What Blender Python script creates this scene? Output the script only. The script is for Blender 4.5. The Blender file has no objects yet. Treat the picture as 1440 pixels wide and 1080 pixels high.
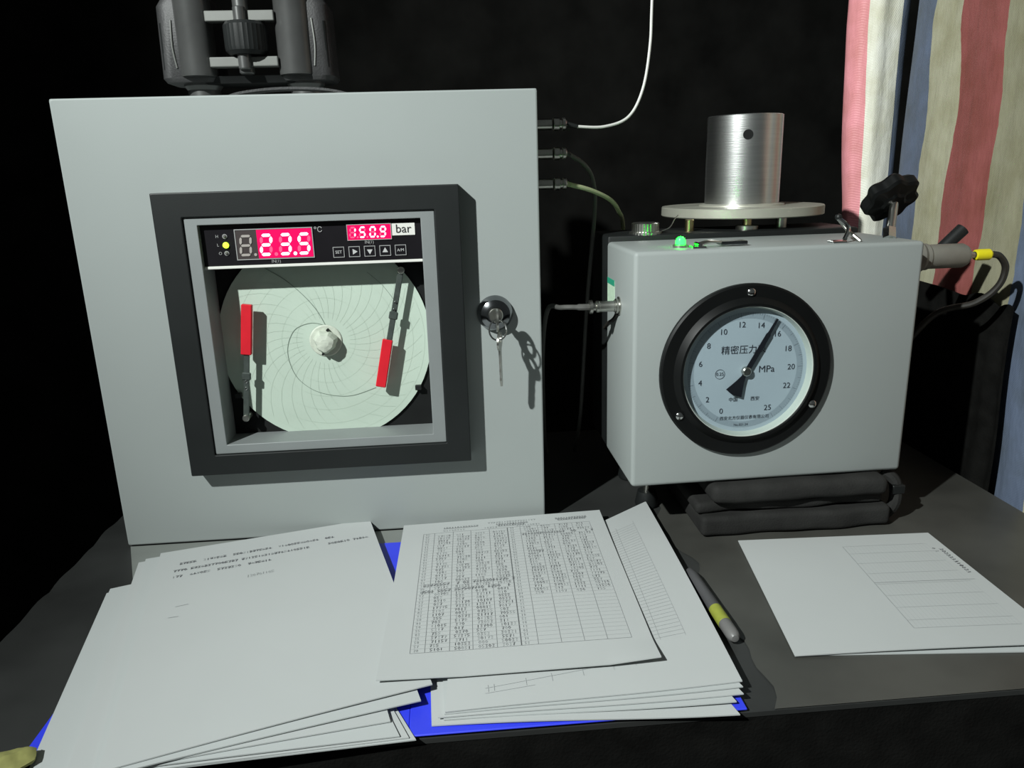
import bpy, bmesh, math, random
from mathutils import Vector, Matrix
random.seed(7)
SC = bpy.context.scene
COL = SC.collection
PI = math.pi

# ------------------------------------------------------------------ camera
FPX = 1069.69
CAM = Vector((0.36103, -0.77165, 0.37317))
YAW, PITCH, ROLL = -0.07309, 0.26907, -0.02988
_r = Vector((math.cos(YAW), math.sin(YAW), 0)); _f0 = Vector((-math.sin(YAW), math.cos(YAW), 0)); _u0 = Vector((0, 0, 1))
_f = _f0*math.cos(PITCH) - _u0*math.sin(PITCH); _u = _u0*math.cos(PITCH) + _f0*math.sin(PITCH)
CR = _r*math.cos(ROLL) + _u*math.sin(ROLL); CU = _u*math.cos(ROLL) - _r*math.sin(ROLL); CF = _f
cd = bpy.data.cameras.new('camera'); cam = bpy.data.objects.new('camera', cd); COL.objects.link(cam)
cd.sensor_fit = 'HORIZONTAL'; cd.sensor_width = 36.0; cd.lens = 36.0*FPX/1440.0; cd.clip_start = 0.01
cam.matrix_world = Matrix(((CR.x, CU.x, -CF.x, CAM.x), (CR.y, CU.y, -CF.y, CAM.y), (CR.z, CU.z, -CF.z, CAM.z), (0, 0, 0, 1)))
SC.camera = cam

# ------------------------------------------------------------------ light
SC.view_settings.view_transform = 'Standard'; SC.view_settings.look = 'None'
SC.view_settings.exposure = 0.0; SC.view_settings.gamma = 1.0; SC.view_settings.use_curve_mapping = False
wd = bpy.data.worlds.new('world'); SC.world = wd; wd.use_nodes = True
wd.node_tree.nodes['Background'].inputs[0].default_value = (0.90, 1.0, 0.98, 1)
wd.node_tree.nodes['Background'].inputs[1].default_value = 0.065
# a hand torch held up to the left of the camera, its wide beam aimed at the cloth on the right
ld = bpy.data.lights.new('hand_torch', 'SPOT'); ld.energy = 218.0; ld.shadow_soft_size = 0.018; ld.color = (0.95, 1.0, 0.975)
ld.spot_size = math.radians(82); ld.spot_blend = 1.0
lo_ = bpy.data.objects.new('hand_torch', ld); lo_.location = (-0.57, -1.12, 1.26); COL.objects.link(lo_)
lo_.rotation_euler = (Vector((1.12, 0.16, 0.26))-lo_.location).to_track_quat('-Z', 'Y').to_euler()

def at(px, py, axis, val):
    """point of the line of sight through a pixel of the 1440x1080 frame where coordinate `axis` equals val"""
    d = CF + CR*((px-720.0)/FPX) - CU*((py-540.0)/FPX)
    t = (val - CAM[axis])/d[axis]
    return CAM + d*t

# ------------------------------------------------------------------ materials
def M(name, col, rough=0.5, metal=0.0, var=0.0, vscale=40.0, bump=0.0, bscale=200.0, emit=None, estr=0.0, spec=0.5, aniso=None):
    m = bpy.data.materials.new(name); m.use_nodes = True
    nt = m.node_tree; b = nt.nodes['Principled BSDF']
    b.inputs['Base Color'].default_value = (*col, 1); b.inputs['Roughness'].default_value = rough
    b.inputs['Metallic'].default_value = metal; b.inputs['Specular IOR Level'].default_value = spec
    tc = nt.nodes.new('ShaderNodeTexCoord')
    def noise(scale, detail=4):
        n = nt.nodes.new('ShaderNodeTexNoise'); n.inputs['Scale'].default_value = scale; n.inputs['Detail'].default_value = detail
        if aniso:
            mp = nt.nodes.new('ShaderNodeMapping'); mp.inputs['Scale'].default_value = aniso
            nt.links.new(tc.outputs['Object'], mp.inputs['Vector']); nt.links.new(mp.outputs['Vector'], n.inputs['Vector'])
        else:
            nt.links.new(tc.outputs['Object'], n.inputs['Vector'])
        return n
    if var > 0:
        n = noise(vscale)
        r = nt.nodes.new('ShaderNodeValToRGB')
        r.color_ramp.elements[0].position = 0.3; r.color_ramp.elements[1].position = 0.7
        r.color_ramp.elements[0].color = tuple(c*(1-var) for c in col)+(1,)
        r.color_ramp.elements[1].color = tuple(min(1, c*(1+var)) for c in col)+(1,)
        nt.links.new(n.outputs['Fac'], r.inputs['Fac']); nt.links.new(r.outputs['Color'], b.inputs['Base Color'])
    if bump > 0:
        n = noise(bscale, 2); bp = nt.nodes.new('ShaderNodeBump'); bp.inputs['Strength'].default_value = bump; bp.inputs['Distance'].default_value = 0.001
        nt.links.new(n.outputs['Fac'], bp.inputs['Height']); nt.links.new(bp.outputs['Normal'], b.inputs['Normal'])
    if emit:
        b.inputs['Emission Color'].default_value = (*emit, 1); b.inputs['Emission Strength'].default_value = estr
    return m

GREY = M('grey_powder_coat', (0.300, 0.328, 0.320), 0.5, 0, 0.02, 8, 0.06, 900, spec=0.22)
BLACKP = M('black_plastic', (0.010, 0.0115, 0.0115), 0.5, 0, 0.15, 30, 0.05, 700, spec=0.3)
FLANGE = M('flange_black_enamel', (0.0045, 0.005, 0.005), 0.45, 0, 0.1, 30, spec=0.18)
BLACKM = M('black_matte', (0.008, 0.009, 0.009), 0.7, 0, 0.2, 30, spec=0.2)
BEZEL = M('bezel_black', (0.0105, 0.0125, 0.0125), 0.5, 0, 0.1, 20, 0.04, 800, spec=0.3)
SILVER = M('silver_frame_paint', (0.24, 0.26, 0.26), 0.45, 0.2, 0.04, 30)
CHROME = M('chrome', (0.62, 0.63, 0.62), 0.16, 1.0, 0.1, 60)
DCHROME = M('dark_chrome', (0.22, 0.23, 0.24), 0.15, 1.0, 0.2, 60)
NICKEL = M('nickel', (0.50, 0.50, 0.46), 0.3, 1.0, 0.15, 90)
ALU = M('turned_aluminium', (0.72, 0.73, 0.72), 0.33, 1.0, 0.06, 20, 0.10, 60, aniso=(1, 1, 22))
ALUF = M('machined_aluminium_face', (0.46, 0.46, 0.39), 0.42, 0.45, 0.08, 30, 0.05, 300)
BRASS = M('brass', (0.55, 0.47, 0.25), 0.3, 1.0, 0.1, 60)
CHART = M('chart_paper_green', (0.455, 0.545, 0.465), 0.85, 0, 0.03, 25, 0.05, 250)
INKG = M('chart_print', (0.44, 0.524, 0.442), 0.9)
TRACE = M('pen_trace', (0.16, 0.21, 0.17), 0.9)
TAPE = M('white_tape', (0.50, 0.54, 0.46), 0.6, 0, 0.1, 120, 0.6, 160)
RED = M('red_pen_cap', (0.62, 0.012, 0.025), 0.4, 0, 0.06, 60, emit=None)
ARM = M('grey_steel_arm', (0.10, 0.12, 0.11), 0.4, 0.6, 0.15, 150)
PANEL = M('display_panel_black', (0.010, 0.009, 0.011), 0.28, 0, 0.1, 40, spec=0.3)
WIN_OFF = M('display_window_dark', (0.055, 0.045, 0.045), 0.3)
WIN_ON = M('display_window_lit', (0.20, 0.0, 0.02), 0.3, emit=(0.78, 0.0, 0.11), estr=1.0)
SEG_ON = M('lit_segment', (0.9, 0.4, 0.5), 0.4, emit=(1.0, 0.50, 0.62), estr=2.4)
SEG_DIM = M('unlit_segment', (0.34, 0.31, 0.29), 0.5)
SEG_HALF = M('unlit_segment_red', (0.5, 0.05, 0.1), 0.5, emit=(0.95, 0.05, 0.17), estr=1.0)
PRINTW = M('white_print', (0.45, 0.45, 0.45), 0.6)
PRINTG = M('grey_print', (0.30, 0.30, 0.30), 0.6)
LABELW = M('white_label', (0.66, 0.66, 0.62), 0.7, 0, 0.03, 60)
INK = M('black_ink', (0.02, 0.02, 0.022), 0.8)
LEDY = M('yellow_green_led', (0.3, 0.5, 0.02), 0.4, emit=(0.40, 0.80, 0.03), estr=3.5)
LEDOFF = M('led_off', (0.10, 0.10, 0.09), 0.4)
LEDG = M('green_led', (0.02, 0.5, 0.08), 0.3, emit=(0.004, 1.0, 0.010), estr=28.0)
DIAL = M('dial_white', (0.42, 0.49, 0.55), 0.6, 0, 0.015, 30)
DIALBAND = M('dial_mirror_band', (0.33, 0.39, 0.445), 0.4, 0.1)
RIMP = M('dial_rim_cream', (0.50, 0.54, 0.49), 0.4)
DINK = M('dial_ink', (0.018, 0.022, 0.035), 0.7)
PAPER = M('paper', (0.45, 0.472, 0.468), 0.9, 0, 0.012, 12, 0.08, 60, spec=0.15)
PAPER2 = M('paper_shade_two', (0.445, 0.472, 0.468), 0.9, 0, 0.015, 10, 0.08, 50, spec=0.15)
GRID = M('printed_grid', (0.26, 0.275, 0.28), 0.9)
GRIDL = M('faint_printed_grid', (0.37, 0.39, 0.395), 0.9)
PENC = M('handwriting_ink', (0.085, 0.09, 0.10), 0.9)
PENCL = M('faint_handwriting_ink', (0.25, 0.27, 0.275), 0.9)
BLUE = M('blue_folder_plastic', (0.035, 0.055, 0.78), 0.45, 0, 0.06, 20, 0.05, 200)
TABLE = M('table_cover', (0.032, 0.0335, 0.0325), 0.45, 0, 0.30, 7, 0.25, 18, spec=0.35)
FILM = M('dusty_plastic_film', (0.056, 0.056, 0.050), 0.42, 0, 0.30, 9, 0.25, 25)
CLOTHB = M('black_cloth', (0.007, 0.007, 0.0065), 0.95, 0, 0.35, 40, 0.5, 400, spec=0.05)
BAG = M('black_padded_nylon', (0.022, 0.022, 0.021), 0.8, 0, 0.25, 30, 0.35, 500, spec=0.2)
WALLM = M('black_backdrop', (0.0065, 0.0065, 0.006), 0.95, 0, 0.4, 12, 0.4, 90, spec=0.05)
FLOORM = M('dark_floor', (0.010, 0.010, 0.009), 0.8, 0, 0.4, 6, 0.3, 40, spec=0.15)
WHITEC = M('white_cable', (0.60, 0.60, 0.57), 0.5, 0, 0.05, 50)
GREYC = M('dark_grey_cable', (0.07, 0.07, 0.065), 0.6, 0, 0.1, 50)
YELC = M('yellow_green_cable', (0.34, 0.38, 0.22), 0.55, 0, 0.08, 50)
HOSE = M('black_hose', (0.018, 0.016, 0.013), 0.5, 0, 0.1, 60)
YELLOW = M('yellow_sleeve', (0.68, 0.60, 0.01), 0.45, 0, 0.05, 60)
GLAND = M('grey_brown_gland', (0.20, 0.195, 0.17), 0.5, 0.2, 0.08, 60)
PENB = M('dark_grey_marker_barrel', (0.075, 0.075, 0.078), 0.4, 0, 0.06, 60)
PENCAP = M('light_grey_marker_cap', (0.15, 0.148, 0.145), 0.4, 0, 0.06, 60)
PENLAB = M('yellow_green_marker_label', (0.27, 0.30, 0.045), 0.5, 0, 0.1, 150)
STICK = M('pale_green_sticker', (0.50, 0.66, 0.50), 0.7, 0, 0.12, 160)
STICKG = M('green_sticker_band', (0.02, 0.30, 0.18), 0.6)
BINB = M('binocular_black_rubber', (0.032, 0.032, 0.033), 0.55, 0, 0.2, 60, 0.3, 500)
BINM = M('binocular_grey_metal', (0.13, 0.132, 0.13), 0.30, 0.6, 0.1, 40)
BINP = M('binocular_plate', (0.15, 0.155, 0.145), 0.45, 0.2, 0.05, 50)
YRAG = M('yellow_cloth_scrap', (0.25, 0.25, 0.08), 0.9, 0, 0.2, 60, 0.5, 120)

def glass_mat():
    m = bpy.data.materials.new('gauge_glass'); m.use_nodes = True; nt = m.node_tree
    nt.nodes.remove(nt.nodes['Principled BSDF'])
    t = nt.nodes.new('ShaderNodeBsdfTransparent'); g = nt.nodes.new('ShaderNodeBsdfGlossy'); g.inputs['Roughness'].default_value = 0.05
    t.inputs['Color'].default_value = (0.95, 0.97, 0.97, 1)
    x = None
    x = nt.nodes.new('ShaderNodeMixShader'); o = nt.nodes['Material Output']
    x.inputs[0].default_value = 0.035; nt.links.new(t.outputs[0], x.inputs[1]); nt.links.new(g.outputs[0], x.inputs[2]); nt.links.new(x.outputs[0], o.inputs[0])
    return m
GLASS = glass_mat()

def stripe_mat(name, stops, bands=1.0):
    """woven plastic cloth; stripes follow the UV's u"""
    m = bpy.data.materials.new(name); m.use_nodes = True; nt = m.node_tree; b = nt.nodes['Principled BSDF']
    uv = nt.nodes.new('ShaderNodeUVMap'); uv.uv_map = 'UVMap'
    sep = nt.nodes.new('ShaderNodeSeparateXYZ'); nt.links.new(uv.outputs[0], sep.inputs[0])
    n = nt.nodes.new('ShaderNodeTexNoise'); n.inputs['Scale'].default_value = 5.0; n.inputs['Detail'].default_value = 6
    tc = nt.nodes.new('ShaderNodeTexCoord'); nt.links.new(tc.outputs['Object'], n.inputs['Vector'])
    ma = nt.nodes.new('ShaderNodeMath'); ma.operation = 'MULTIPLY_ADD'; ma.inputs[1].default_value = 0.085; ma.inputs[2].default_value = -0.0425
    nt.links.new(n.outputs['Fac'], ma.inputs[0])
    ad = nt.nodes.new('ShaderNodeMath'); ad.operation = 'ADD'; nt.links.new(sep.outputs['X'], ad.inputs[0]); nt.links.new(ma.outputs[0], ad.inputs[1])
    r = nt.nodes.new('ShaderNodeValToRGB'); r.color_ramp.interpolation = 'CONSTANT'
    els = r.color_ramp.elements
    els[0].position = stops[0][0]; els[0].color = (*stops[0][1], 1)
    els[1].position = stops[1][0]; els[1].color = (*stops[1][1], 1)
    for p, c in stops[2:]:
        e = els.new(p); e.color = (*c, 1)
    nt.links.new(ad.outputs[0], r.inputs['Fac'])
    # dirt and the fine slanted weave
    n2 = nt.nodes.new('ShaderNodeTexNoise'); n2.inputs['Scale'].default_value = 26; n2.inputs['Detail'].default_value = 8
    nt.links.new(tc.outputs['Object'], n2.inputs['Vector'])
    r2 = nt.nodes.new('ShaderNodeValToRGB'); r2.color_ramp.elements[0].position = 0.3; r2.color_ramp.elements[0].color = (0.74, 0.72, 0.62, 1)
    r2.color_ramp.elements[1].position = 0.62; r2.color_ramp.elements[1].color = (1, 1, 1, 1)
    nt.links.new(n2.outputs['Fac'], r2.inputs['Fac'])
    mx = nt.nodes.new('ShaderNodeMix'); mx.data_type = 'RGBA'; mx.blend_type = 'MULTIPLY'; mx.inputs[0].default_value = 0.8
    nt.links.new(r.outputs[0], mx.inputs[6]); nt.links.new(r2.outputs[0], mx.inputs[7]); nt.links.new(mx.outputs[2], b.inputs['Base Color'])
    w = nt.nodes.new('ShaderNodeTexWave'); w.wave_type = 'BANDS'; w.bands_direction = 'DIAGONAL'; w.inputs['Scale'].default_value = 190; w.inputs['Distortion'].default_value = 2
    nt.links.new(tc.outputs['Object'], w.inputs['Vector'])
    n3 = nt.nodes.new('ShaderNodeTexNoise'); n3.inputs['Scale'].default_value = 30; n3.inputs['Detail'].default_value = 5
    mp = nt.nodes.new('ShaderNodeMapping'); mp.inputs['Scale'].default_value = (1, 1, 0.3); nt.links.new(tc.outputs['Object'], mp.inputs['Vector']); nt.links.new(mp.outputs[0], n3.inputs['Vector'])
    b1 = nt.nodes.new('ShaderNodeBump'); b1.inputs['Strength'].default_value = 0.35; b1.inputs['Distance'].default_value = 0.0006
    b2 = nt.nodes.new('ShaderNodeBump'); b2.inputs['Strength'].default_value = 0.8; b2.inputs['Distance'].default_value = 0.006
    nt.links.new(w.outputs['Fac'], b1.inputs['Height']); nt.links.new(n3.outputs['Fac'], b2.inputs['Height'])
    nt.links.new(b2.outputs[0], b1.inputs['Normal']); nt.links.new(b1.outputs[0], b.inputs['Normal'])
    b.inputs['Roughness'].default_value = 0.5; b.inputs['Specular IOR Level'].default_value = 0.3
    return m

# ------------------------------------------------------------------ object helpers
INV = {}
def tag(o, label=None, cat=None, group=None, kind=None):
    if label: o['label'] = label
    if cat: o['category'] = cat
    if group: o['group'] = group
    if kind: o['kind'] = kind
    return o
def thing(name, loc, label, cat, rz=0.0, group=None):
    o = bpy.data.objects.new(name, None); COL.objects.link(o)
    o.location = loc; o.rotation_euler = (0, 0, rz); o.empty_display_size = 0.02
    INV[o.name] = (Matrix.Translation(Vector(loc)) @ Matrix.Rotation(rz, 4, 'Z')).inverted()
    return tag(o, label, cat, group)
def obj(name, vf, mat, parent=None, smooth=False, local=False, label=None):
    v, f = vf
    v = [Vector(p) for p in v]
    me = bpy.data.meshes.new(name)
    loc = Vector((0, 0, 0))
    if parent is not None:
        inv = INV[parent.name]
        if not local: v = [inv @ p for p in v]
    else:
        xs = [p.x for p in v]; ys = [p.y for p in v]; zs = [p.z for p in v]
        loc = Vector(((min(xs)+max(xs))/2, (min(ys)+max(ys))/2, min(zs)))
        v = [p-loc for p in v]
    me.from_pydata([tuple(p) for p in v], [], f); me.update()
    me.materials.append(mat)
    if smooth:
        me.polygons.foreach_set('use_smooth', [True]*len(me.polygons))
        try: me.set_sharp_from_angle(angle=math.radians(30))
        except Exception: pass
    o = bpy.data.objects.new(name, me); COL.objects.link(o); o.location = loc
    if parent is not None:
        o.parent = parent; INV[o.name] = INV[parent.name]
    if label: o['label'] = label
    return o
def join(*vfs):
    V, F = [], []
    for v, f in vfs:
        k = len(V); V += [Vector(p) for p in v]; F += [[i+k for i in q] for q in f]
    return V, F
def move(vf, m):
    return [m @ Vector(p) for p in vf[0]], vf[1]
def from_bm(bm):
    bm.verts.index_update()
    v = [x.co.copy() for x in bm.verts]; f = [[y.index for y in x.verts] for x in bm.faces]
    bm.free(); return v, f
def box(lo, hi, bev=0.0, seg=2):
    bm = bmesh.new(); bmesh.ops.create_cube(bm, size=1)
    lo = Vector(lo); hi = Vector(hi)
    for x in bm.verts: x.co = Vector([lo[i]+(x.co[i]+0.5)*(hi[i]-lo[i]) for i in range(3)])
    if bev > 0: bmesh.ops.bevel(bm, geom=bm.edges[:], offset=bev, segments=seg, affect='EDGES', profile=0.5, clamp_overlap=True)
    return from_bm(bm)
def ring_plate(o, i, y0, y1, bev=0.0):
    """flat rectangular frame in the xz plane: o, i = (x0, x1, z0, z1) outside and opening; y0 front, y1 back"""
    bm = bmesh.new(); vs = {}
    for k, (r, y) in enumerate(((o, y0), (i, y0), (o, y1), (i, y1))):
        x0, x1, z0, z1 = r
        vs[k] = [bm.verts.new(p) for p in ((x0, y, z0), (x1, y, z0), (x1, y, z1), (x0, y, z1))]
    for a in range(4):
        b = (a+1) % 4
        bm.faces.new((vs[0][a], vs[0][b], vs[1][b], vs[1][a])); bm.faces.new((vs[2][b], vs[2][a], vs[3][a], vs[3][b]))
        bm.faces.new((vs[0][b], vs[0][a], vs[2][a], vs[2][b])); bm.faces.new((vs[1][a], vs[1][b], vs[3][b], vs[3][a]))
    bmesh.ops.recalc_face_normals(bm, faces=bm.faces[:])
    if bev > 0: bmesh.ops.bevel(bm, geom=bm.edges[:], offset=bev, segments=2, affect='EDGES', profile=0.5, clamp_overlap=True)
    return from_bm(bm)
def basis(o, z, xhint=(1, 0, 0)):
    """matrix with local z along z"""
    z = Vector(z).normalized(); x = Vector(xhint); x = (x - z*x.dot(z))
    if x.length < 1e-5: x = Vector((0, 1, 0)) - z*z.y
    x.normalize(); y = z.cross(x); o = Vector(o)
    return Matrix(((x.x, y.x, z.x, o.x), (x.y, y.y, z.y, o.y), (x.z, y.z, z.z, o.z), (0, 0, 0, 1)))
def lathe(prof, n=32, mat=None, wob=None):
    """profile (r, h) turned about local z"""
    V, F = [], []
    rows = []
    for r, h in prof:
        if r <= 1e-9: rows.append([len(V)]); V.append(Vector((0, 0, h)))
        else:
            rows.append(list(range(len(V), len(V)+n)))
            for k in range(n):
                a = 2*PI*k/n; q = r*(wob(a) if wob else 1)
                V.append(Vector((q*math.cos(a), q*math.sin(a), h)))
    for a, b in zip(rows, rows[1:]):
        for k in range(n):
            j = (k+1) % n
            q = [a[k % len(a)], a[j % len(a)], b[j % len(b)], b[k % len(b)]]
            q2 = []
            for t in q:
                if t not in q2: q2.append(t)
            if len(q2) > 2: F.append(q2)
    if mat is not None: V = [mat @ p for p in V]
    return V, F
def cyl(a, b, r, n=20, bev=0.0, r2=None):
    a = Vector(a); b = Vector(b); h = (b-a).length; r2 = r if r2 is None else r2
    pr = [(0, 0), (r-bev, 0), (r, bev), (r2, h-bev), (r2-bev, h), (0, h)] if bev else [(0, 0), (r, 0), (r2, h), (0, h)]
    return lathe(pr, n, basis(a, b-a))
def smoothpath(P, k=8):
    P = [Vector(p) for p in P]; out = []
    for i in range(len(P)-1):
        p0 = P[max(0, i-1)]; p1 = P[i]; p2 = P[i+1]; p3 = P[min(len(P)-1, i+2)]
        for j in range(k):
            t = j/k
            out.append(0.5*((2*p1)+(p2-p0)*t+(2*p0-5*p1+4*p2-p3)*t*t+(3*p1-p0-3*p2+p3)*t**3))
    out.append(P[-1]); return out
def tube(path, r, n=10, k=8, close=True):
    P = smoothpath(path, k) if k > 1 else [Vector(p) for p in path]
    V, F = [], []
    T = [(P[min(i+1, len(P)-1)]-P[max(i-1, 0)]).normalized() for i in range(len(P))]
    x = T[0].orthogonal().normalized()
    for i, p in enumerate(P):
        x = (x - T[i]*x.dot(T[i])).normalized(); y = T[i].cross(x)
        rr = r(i/(len(P)-1)) if callable(r) else r
        for j in range(n):
            a = 2*PI*j/n; V.append(p + (x*math.cos(a)+y*math.sin(a))*rr)
    for i in range(len(P)-1):
        for j in range(n):
            F.append([i*n+j, i*n+(j+1) % n, (i+1)*n+(j+1) % n, (i+1)*n+j])
    if close: F.append(list(range(n))[::-1]); F.append(list(range(len(V)-n, len(V))))
    return V, F
def prism(poly, h, m=None):
    """polygon in local xy from z=0 to z=h"""
    n = len(poly); V = [Vector((x, y, 0)) for x, y in poly]+[Vector((x, y, h)) for x, y in poly]
    F = [list(range(n))[::-1], list(range(n, 2*n))]+[[i, (i+1) % n, n+(i+1) % n, n+i] for i in range(n)]
    if m is not None: V = [m @ p for p in V]
    return V, F
def ribbon(pts, w, up):
    """flat line of width w through 3d points; up is the surface normal"""
    P = [Vector(p) for p in pts]; up = Vector(up); V, F = [], []
    for i, p in enumerate(P):
        t = (P[min(i+1, len(P)-1)]-P[max(i-1, 0)]); s = t.cross(up)
        if s.length < 1e-12: s = Vector((1, 0, 0))
        s = s.normalized()*(w/2); V += [p-s, p+s]
    for i in range(len(P)-1): F.append([2*i, 2*i+1, 2*i+3, 2*i+2])
    return V, F
def txt(name, body, size, origin, ex, ey, mat, parent, align='CENTER', bold=0.0, sx=1.0, local=False):
    c = bpy.data.curves.new(name, 'FONT'); c.body = body; c.size = 1.0; c.align_x = align; c.align_y = 'CENTER'; c.offset = bold; c.resolution_u = 3
    o = bpy.data.objects.new('tmp_text', c); COL.objects.link(o)
    dg = bpy.context.evaluated_depsgraph_get(); dg.update()
    me = bpy.data.meshes.new_from_object(o.evaluated_get(dg))
    ex = Vector(ex).normalized(); ey = Vector(ey).normalized(); og = Vector(origin)
    V = [og + ex*(p.co.x*size*sx) + ey*(p.co.y*size) for p in me.vertices]
    F = [list(p.vertices) for p in me.polygons]
    bpy.data.objects.remove(o); bpy.data.curves.remove(c); bpy.data.meshes.remove(me)
    return obj(name, (V, F), mat, parent, local=local)

# ================================================================== setting
tag(obj('floor', box((-5.0, -3.0, -0.80), (5.5, 0.80, -0.75)), FLOORM), 'dark floor in the unlit room', None, kind='structure')
tag(obj('wall_back', box((-5.0, 0.75, -0.75), (5.5, 0.80, 3.2)), WALLM), 'black backdrop wall behind the instruments', None, kind='structure')

# ------------------------------------------------------------------ table
tb = thing('work_table', (0.465, -0.02, -0.75), 'dark grey covered work table carrying both instruments and the papers', 'table')
def tabletop():
    nx, ny = 90, 60; x0, x1, y0, y1 = -0.04, 0.972, -0.326, 0.30
    V, F = [], []
    for j in range(ny+1):
        for i in range(nx+1):
            x = x0+(x1-x0)*i/nx; y = y0+(y1-y0)*j/ny
            # the film crumples only along its left border, outside the papers and instruments
            e = max(0.0, 1-(x-x0)/0.055)
            z = -0.0012 + e*0.0022*abs(math.sin(y*37)+0.6*math.sin(y*91+x*40))
            V.append(Vector((x, y, z)))
    k = nx+1
    for j in range(ny):
        for i in range(nx): F.append([j*k+i, j*k+i+1, (j+1)*k+i+1, (j+1)*k+i])
    b = len(V); per = [i for i in range(k)]+[j*k+nx for j in range(1, ny+1)]+[ny*k+i for i in range(nx-1, -1, -1)]+[j*k for j in range(ny-1, 0, -1)]
    for i in per: q = V[i]; V.append(Vector((q.x, q.y, -0.005)))
    n = len(per)
    for i in range(n): F.append([per[(i+1) % n], per[i], b+i, b+(i+1) % n])
    F.append(list(range(b, b+n))[::-1])
    return V, F
obj('table_top', tabletop(), TABLE, tb, smooth=True)
def film():
    V, F = [], []; nx, ny = 40, 44; x0, x1, y0, y1 = 0.578, 0.971, -0.3255, 0.19
    for j in range(ny+1):
        for i in range(nx+1):
            x = x0+(x1-x0)*i/nx; y = y0+(y1-y0)*j/ny
            if i == 0: x += 0.006*math.sin(y*40)+0.004*math.sin(y*97)
            V.append(Vector((x, y, -0.0002)))
    k = nx+1
    for j in range(ny):
        for i in range(nx): F.append([j*k+i, j*k+i+1, (j+1)*k+i+1, (j+1)*k+i])
    return V, F
obj('plastic_film', film(), FILM, tb, smooth=True, label='dusty plastic film over the right half of the table')
obj('table_skirt', box((-0.037, -0.3255, -0.60), (0.969, -0.3185, -0.0052)), CLOTHB, tb, label='black cloth hanging below the front edge')
for x in (0.0, 0.93):
    for y in (-0.29, 0.26): obj('leg', box((x, y, -0.75), (x+0.035, y+0.03, -0.0052), 0.002), BLACKM, tb)

# ================================================================== chart recorder
REC = thing('chart_recorder', (0.225, 0.1, 0.0), 'large light grey circular chart recorder cabinet with red digital display', 'recorder')
W, H = 0.45, 0.4518
OPEN = (0.1005, 0.3555, 0.0950, 0.3530)
obj('door', ring_plate((0, W, 0.001, H), OPEN, 0.0, 0.027, 0.0016), GREY, REC)
obj('body', box((0.003, 0.0275, 0.0), (W-0.003, 0.215, H-0.003), 0.002), GREY, REC)
FR = (0.0838, 0.3708, 0.0837, 0.3655); SO = (0.1100, 0.3462, 0.1052, 0.3426); SI = (0.1225, 0.3325, 0.1150, 0.3350)
obj('bezel', ring_plate(FR, SO, -0.020, -0.0003, 0.0010), BEZEL, REC)
obj('silver_frame', ring_plate((SO[0]+.0003, SO[1]-.0003, SO[2]+.0003, SO[3]-.0003), SI, -0.0175, 0.019, 0.0006), SILVER, REC)
obj('back_plate', box((0.1010, 0.0195, 0.0955), (0.3550, 0.0265, 0.3525)), BLACKM, REC)
CC = Vector((0.2263, 0.0165, 0.2118)); CRAD = 0.1085
def chart_disc():
    V, F = lathe([(0, 0), (CRAD, 0), (CRAD, 0.0006), (0, 0.0006)], 72, basis(CC+Vector((0, 0.0006, 0)), (0, -1, 0)))
    # trimmed where the silver frame holds it
    for p in V:
        p.x = min(max(p.x, 0.1045), 0.3500); p.z = min(max(p.z, 0.0985), 0.3490)
    return V, F
chart = obj('chart_paper', chart_disc(), CHART, REC, label='round pale green paper chart')
up = (0, -1, 0)
def zc(a, b, y=CC.y-0.0004): return at(200+a/2.348, 240+b/2.348, 1, y)
lines = []
for k in range(36):                      # printed time arcs
    a0 = 2*PI*k/36; pts = []
    for i in range(9):
        r = 0.024+(0.100-0.024)*i/8; a = a0+0.55*(i/8)**1.6
        q = CC+Vector((r*math.cos(a), -0.0003, r*math.sin(a)))
        pts.append(q)
    lines.append(ribbon(pts, 0.00018, up))
for r in (0.03, 0.045, 0.06, 0.075, 0.09, 0.102):
    lines.append(ribbon([CC+Vector((r*math.cos(a*2*PI/72), -0.0003, r*math.sin(a*2*PI/72))) for a in range(73)], 0.00015, up))
def clip_lines(L):
    out = []
    for v, f in L:
        keep = [q for q in f if all(SI[0]-.004 < v[i].x < SI[1]+.004 and SI[2]-.004 < v[i].z < 0.32 for i in q)]
        if keep: out.append((v, keep))
    return join(*out)
obj('printed_arcs', clip_lines(lines), INKG, chart)
tr = smoothpath([zc(*p) for p in ((607, 512), (560, 503), (510, 520), (487, 555), (480, 600), (493, 650), (520, 692), (572, 727), (640, 743), (700, 741), (772, 716))], 6)
t2 = smoothpath([zc(*p) for p in ((405, 322), (470, 360), (530, 410), (575, 460), (606, 512))], 6)
t3 = smoothpath([zc(*p) for p in ((742, 335), (790, 375), (830, 425))], 6)
obj('pen_trace', join(ribbon(tr, 0.0005, up), ribbon(t2, 0.0006, up), ribbon(t3, 0.00035, up)), TRACE, chart, label='thin dark trace curving across the chart')
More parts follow.
